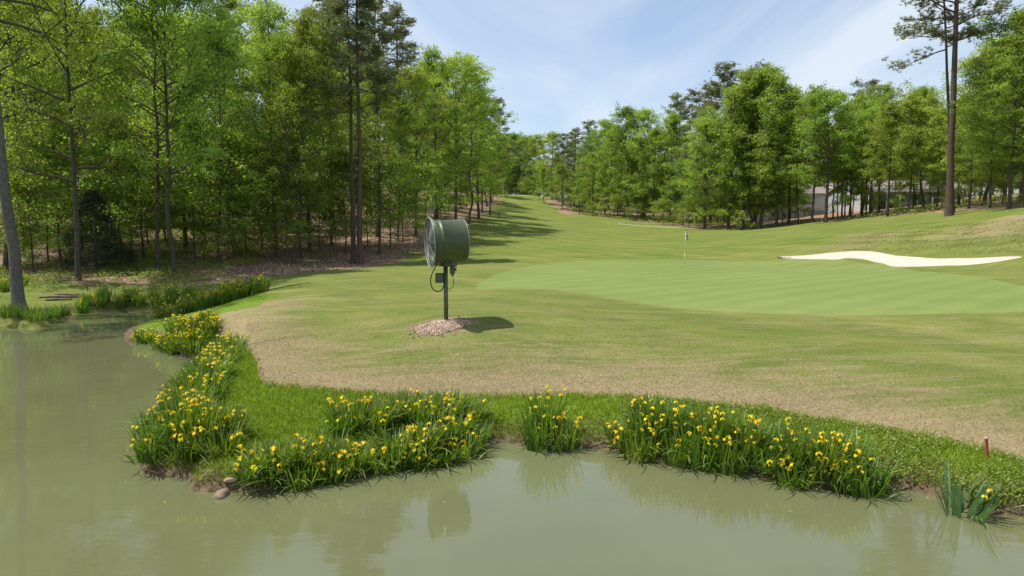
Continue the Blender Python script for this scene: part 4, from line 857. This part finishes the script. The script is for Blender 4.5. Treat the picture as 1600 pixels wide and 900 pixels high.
MB().lathe([(2.06, .02), (2.09, .034), (2.12, .03), (2.15, .001)], 10, 'Z').build('finial', M['dark'], fs, True)
MB().lathe([(.0, .054), (.004, .054), (.004, .03)], 16, 'Z').build('hole_cup', M['white'], fs)
v = []; f = []; nu, nv = 15, 9
for i in range(nu):
    for j in range(nv):
        u, w_ = i / (nu - 1), j / (nv - 1)
        v.append((.012 + .20 * u * (.75 + .25 * w_), .045 * math.sin(u * 13) * (.4 + .6 * u), 2.03 - .36 * w_ - .30 * u * u - .10 * u))
for i in range(nu - 1):
    for j in range(nv - 1): q = i * nv + j; f.append((q, q + 1, q + nv + 1, q + nv))
fo = mesh_obj('flag', v, f, M['flag'], fs, True); uv = fo.data.uv_layers.new(name='cloth')
for lp in fo.data.loops: q = lp.vertex_index; uv.data[lp.index].uv = ((q // nv) / (nu - 1) * 2.999, (q % nv) / (nv - 1) * 3.999)
so_ = fo.modifiers.new('thick', 'SOLIDIFY'); so_.thickness = .003
# ------------------------------------------------------------------ stakes, rake, boulder, logs
M['red'] = paint('red_stake_paint', (.36, .07, .05), .6); M['stone'] = paint('brown_stone', (.20, .145, .10), .8)
x, y, _ = at(1543, 722, 9.85); z = gh(x, y)
e = empty('hazard_stake', (x, y, z), .4, 'red hazard stake on the right-hand bank', 'stake'); e.rotation_euler = (0, R(-8), .1)
MB().box((0, 0, .14), (.032, .032, .38)).build('post', M['red'], e); MB().box((0, 0, .336), (.033, .033, .014)).build('end_grain', base_mat('pale_wood', (.55, .38, .30), .8)[0], e)
x, y, _ = at(259, 463, 33); z = gh(x, y); e = empty('hazard_stake', (x, y, z), .4, 'small red hazard stake behind the inlet irises', 'stake')
MB().box((0, 0, .5), (.05, .05, 1.1)).build('post', M['red'], e)
x, y, _ = at(137, 455, 34.5); z = gh(x, y); e = empty('marker_stake', (x, y, z), .4, 'short dark stake in the grass below the cedar', 'stake'); MB().box((0, 0, .2), (.05, .05, .5)).build('post', M['wood'], e)
x, y, _ = at(780, 341, 100); z = gh(x, y); e = empty('yardage_post', (x, y, z), 0, 'short dark post on the left side of the far fairway', 'post'); MB().box((0, 0, .35), (.16, .16, .8)).build('post', M['dark'], e)
MB().box((0, 0, .78), (.20, .20, .05)).build('cap', M['dark'], e)
x, y, _ = at(1218, 402.5, 46); z = gh(x, y); e = empty('bunker_rake', (x, y, z + .03), R(8), 'dark rake lying at the left tip of the sand bunker', 'rake')
MB().tube([(.1, 0, .03), (1.5, .2, .05)], .016, 6).build('handle', M['dark'], e); MB().box((0, 0, .05), (.06, .5, .05)).build('rake_head', M['dark'], e)
for k in range(9): MB().tube([(0, -.22 + k * .055, .03), (.02, -.22 + k * .055, -.04)], .006, 4).build('tine', M['dark'], e)
def rock(name, x, y, r_, mat, seed, label, sc=(1, 1, .75), zz=0):
    bm = bmesh.new(); bmesh.ops.create_icosphere(bm, subdivisions=3, radius=r_); rr_ = random.Random(seed); ph = [rr_.uniform(0, 6) for _ in range(6)]
    for v_ in bm.verts:
        c = v_.co / r_; d = 1 + .10 * math.sin(3 * c.x + ph[0]) + .09 * math.sin(4 * c.y + ph[1]) + .06 * math.sin(9 * c.z + ph[2] + 4 * c.x) + .03 * math.sin(19 * c.x + ph[3]) * math.sin(17 * c.y)
        v_.co = Vector((v_.co.x * sc[0], v_.co.y * sc[1], v_.co.z * sc[2])) * d
    me = bpy.data.meshes.new(name); bm.to_mesh(me); bm.free(); me.materials.append(mat); me.polygons.foreach_set('use_smooth', [True] * len(me.polygons))
    o = bpy.data.objects.new(name, me); COL.objects.link(o); o.location = (x, y, gh(x, y) + zz); return tag(o, label, 'rock')
x, y = gz(345, 764, .1); rock('boulder', x, y, .12, M['stone'], 1, 'round brown boulder at the tip of the grass point', zz=.03)
for i, (px, py, r_, lab) in enumerate([(362, 757, .07, 'pale pinkish stone right beside the brown boulder'), (333, 768, .05, 'small flat stone left of the brown boulder at the water'), (358, 768, .045, 'small pale stone between the boulder and the water'), (372, 766, .06, 'flat tan stone under the first front-bed irises')]):
    x, y = gz(px, py, .08); rock('stone', x, y, r_, base_mat('tan_stone', (.42, .29, .2), .9)[0], 5 + i, lab, (1.4, 1, .5))
x, y, _ = at(305, 497, 24); rock('stone', x, y, .15, M['stone'], 17, 'grey rock on the bare lip behind the mid-shore irises', (1.3, 1, .6))
for i, (px, py, Y, L, az_) in enumerate([(96, 464, 33, 2.0, .15), (108, 462, 33.5, 1.5, -.1), (92, 466.5, 32.5, 1.1, .3)]):
    x, y, _ = at(px, py, Y); z = gh(x, y); MBt = MB(); MBt.tube([(-L / 2, 0, .04), (-L * .2, .02, .06), (L * .2, -.02, .05), (L / 2, .01, .04)], [.04, .055, .05, .03], 8)
    tag(MBt.build('driftwood_branch', M['wood'], None, True, (x, y, z)), ['longest', 'upper right', 'lower short'][i] + ' dead branch lying on the grass by the inlet', 'dead branch').rotation_euler = (0, 0, az_)
x, y, _ = at(300, 400, 50); z = gh(x, y); tag(MB().tube([(-1.2, .4, .12), (0, 0, .2), (1.4, -.5, .1)], [.05, .08, .06], 8).build('fallen_log', M['wood'], None, True, (x, y, z)), 'fallen log on the leaf litter behind the slim trees', 'log')
x, y, _ = at(1425, 757, 9.3); z = gh(x, y); tag(MB().tube([(-.16, -.12, .04), (0, 0, .06), (.03, .12, .20)], [.014, .018, .01], 6).build('driftwood_branch', M['wood'], None, True, (x, y, z)), 'bleached stick at the waterline right of the iris bed', 'stick')
# ------------------------------------------------------------------ houses
M['siding'] = base_mat('grey_siding', (.52, .55, .57), .8)[0]; nt = M['siding'].node_tree; p = nt.nodes['Principled BSDF']
wv = nt.nodes.new('ShaderNodeTexWave'); wv.bands_direction = 'Z'; wv.wave_profile = 'SAW'; wv.inputs['Scale'].default_value = 1.6; nt.links.new(objpos(nt), wv.inputs[0]); bump(nt, p, wv.outputs['Fac'], .6, .03)
M['siding2'] = base_mat('pale_siding', (.68, .68, .66), .8)[0]; M['trim'] = base_mat('white_trim', (.78, .78, .75), .6)[0]
M['glass'] = base_mat('window_glass', (.02, .025, .03), .08, .6)[0]; M['block'] = base_mat('grey_block', (.22, .20, .18), .9)[0]
m, nt, p = base_mat('roof_shingle', (.20, .17, .15), .95); nt.links.new(ramp(nt, noise(nt, objpos(nt), 3, 5, .7), [(.3, (.15, .125, .11)), (.7, (.27, .23, .20))]), p.inputs['Base Color']); M['shingle'] = m
def gable(mb, x0, x1, y0, y1, z, h, ov=.4):
    ym = (y0 + y1) / 2; t = .18
    for s, ya in ((-1, y0 - ov), (1, y1 + ov)):
        b = len(mb.v); zl = z - ov * h / (ym - y0)
        mb.v += [(x0 - ov, ya, zl), (x1 + ov, ya, zl), (x1 + ov, ym, z + h), (x0 - ov, ym, z + h), (x0 - ov, ya, zl + t), (x1 + ov, ya, zl + t), (x1 + ov, ym, z + h + t), (x0 - ov, ym, z + h + t)]
        mb.f += [tuple(b + i for i in q) for q in ((0, 1, 2, 3), (7, 6, 5, 4), (0, 4, 5, 1), (0, 3, 7, 4), (1, 5, 6, 2))]
    return mb
def walls(mb, x0, x1, y0, y1, z0, z1, h):
    ym = (y0 + y1) / 2; b = len(mb.v)
    mb.v += [(x0, y0, z0), (x1, y0, z0), (x1, y1, z0), (x0, y1, z0), (x0, y0, z1), (x1, y0, z1), (x1, y1, z1), (x0, y1, z1), (x0, ym, z1 + h - .02), (x1, ym, z1 + h - .02)]
    mb.f += [tuple(b + i for i in q) for q in ((0, 1, 5, 4), (2, 3, 7, 6), (1, 2, 6, 9, 5), (3, 0, 4, 8, 7))]; return mb
def window(root, x, z, w_, h_, y, frame='trim'):
    b = MB()
    for dx, dz, a, c in ((0, h_ / 2, w_ + .2, .12), (0, -h_ / 2, w_ + .2, .12), (-w_ / 2, 0, .1, h_ - .12), (w_ / 2, 0, .1, h_ - .12), (0, 0, .06, h_ - .12)): b.box((x + dx, y - .05, z + dz), (a, .1, c))
    wo = b.build('window', M[frame], root); MB().box((x, y - .015, z), (w_ - .1, .03, h_ - .12)).build('pane', M['glass'], wo)
def hx(px, Y): return (px - 800) / F * Y
YA = 122; zA = topz(348, YA); ha = empty('house', (hx(1260, YA), YA, zA), 0, 'light grey sided house behind the trees, left of the porch house', 'house')
lx = lambda px: hx(px, YA) - hx(1260, YA); lz = lambda py: topz(py, YA) - zA
walls(MB(), lx(1200), lx(1310), 0, 11, -1, lz(303), 1.5).build('wall', M['siding'], ha); gable(MB(), lx(1200), lx(1310), 0, 11, lz(303), 1.5).build('roof', M['shingle'], ha)
walls(MB(), lx(1310) + .02, lx(1352), 1, 11.5, -1, lz(296), 1.3).build('wall', M['siding2'], ha); gable(MB(), lx(1311), lx(1352), 1, 11.5, lz(296), 1.3, .12).build('roof', M['shingle'], ha)
MB().box(((lx(1255) + lx(1282)) / 2, -.4, lz(335) / 2), (lx(1282) - lx(1255), .8, lz(324) )).build('retaining_block', M['block'], ha)
MB().box(((lx(1200) + lx(1310)) / 2, -.06, lz(303) - .12), (lx(1310) - lx(1200) + .3, .1, .24)).build('fascia', M['trim'], ha)
for px in (1207, 1223): window(ha, lx(px), lz(335), .9, .95, 0)
window(ha, lx(1333), lz(303), .8, 1.0, 1)
YB = 104; zB = topz(332, YB); hb = empty('house', (hx(1420, YB), YB, zB), 0, 'grey porch house behind the trees left of the huge pine', 'house')
lx = lambda px: hx(px, YB) - hx(1420, YB); lz = lambda py: topz(py, YB) - zB
walls(MB(), lx(1352), lx(1520), 2.2, 13, -1.5, lz(296), 1.6).build('wall', M['siding'], hb)
gable(MB(), lx(1352), lx(1520), 0.0, 13, lz(296), 1.6, .3).build('roof', M['shingle'], hb)
MB().box(((lx(1352) + lx(1520)) / 2, -.3, lz(298)), (lx(1520) - lx(1352) + .8, .14, .32)).build('fascia', M['trim'], hb)
MB().box(((lx(1352) + lx(1520)) / 2, 1.0, -.35), (lx(1520) - lx(1352), 2.3, .3)).build('porch_floor', M['block'], hb)
for px in (1354, 1382, 1402, 1428, 1452, 1478, 1500, 1518): MB().box((lx(px), .05, lz(299) / 2 - .1), (.22, .22, lz(299) + .2)).build('porch_post', M['trim'], hb)
window(hb, lx(1445), lz(314), 1.7, 1.3, 2.2, 'trim'); window(hb, lx(1468), lz(314), 1.3, 1.3, 2.2, 'trim'); window(hb, lx(1505), lz(314), 1.3, 1.3, 2.2); window(hb, lx(1427), lz(316), .7, 2.0, 2.2)
MB().box((lx(1366), 2.14, lz(318)), (1.1, .1, 2.2)).build('door', base_mat('green_grey_door', (.16, .19, .17), .5)[0], hb)
MB().box((lx(1398), 2.1, lz(316)), (2.6, .14, 2.5)).build('dark_opening', M['glass'], hb).name = 'porch_shade_panel'  # dark panel standing for the shade of an open porch bay, no real door
print('trees', ntree, 'fill', cnt, 'fan z', fz)
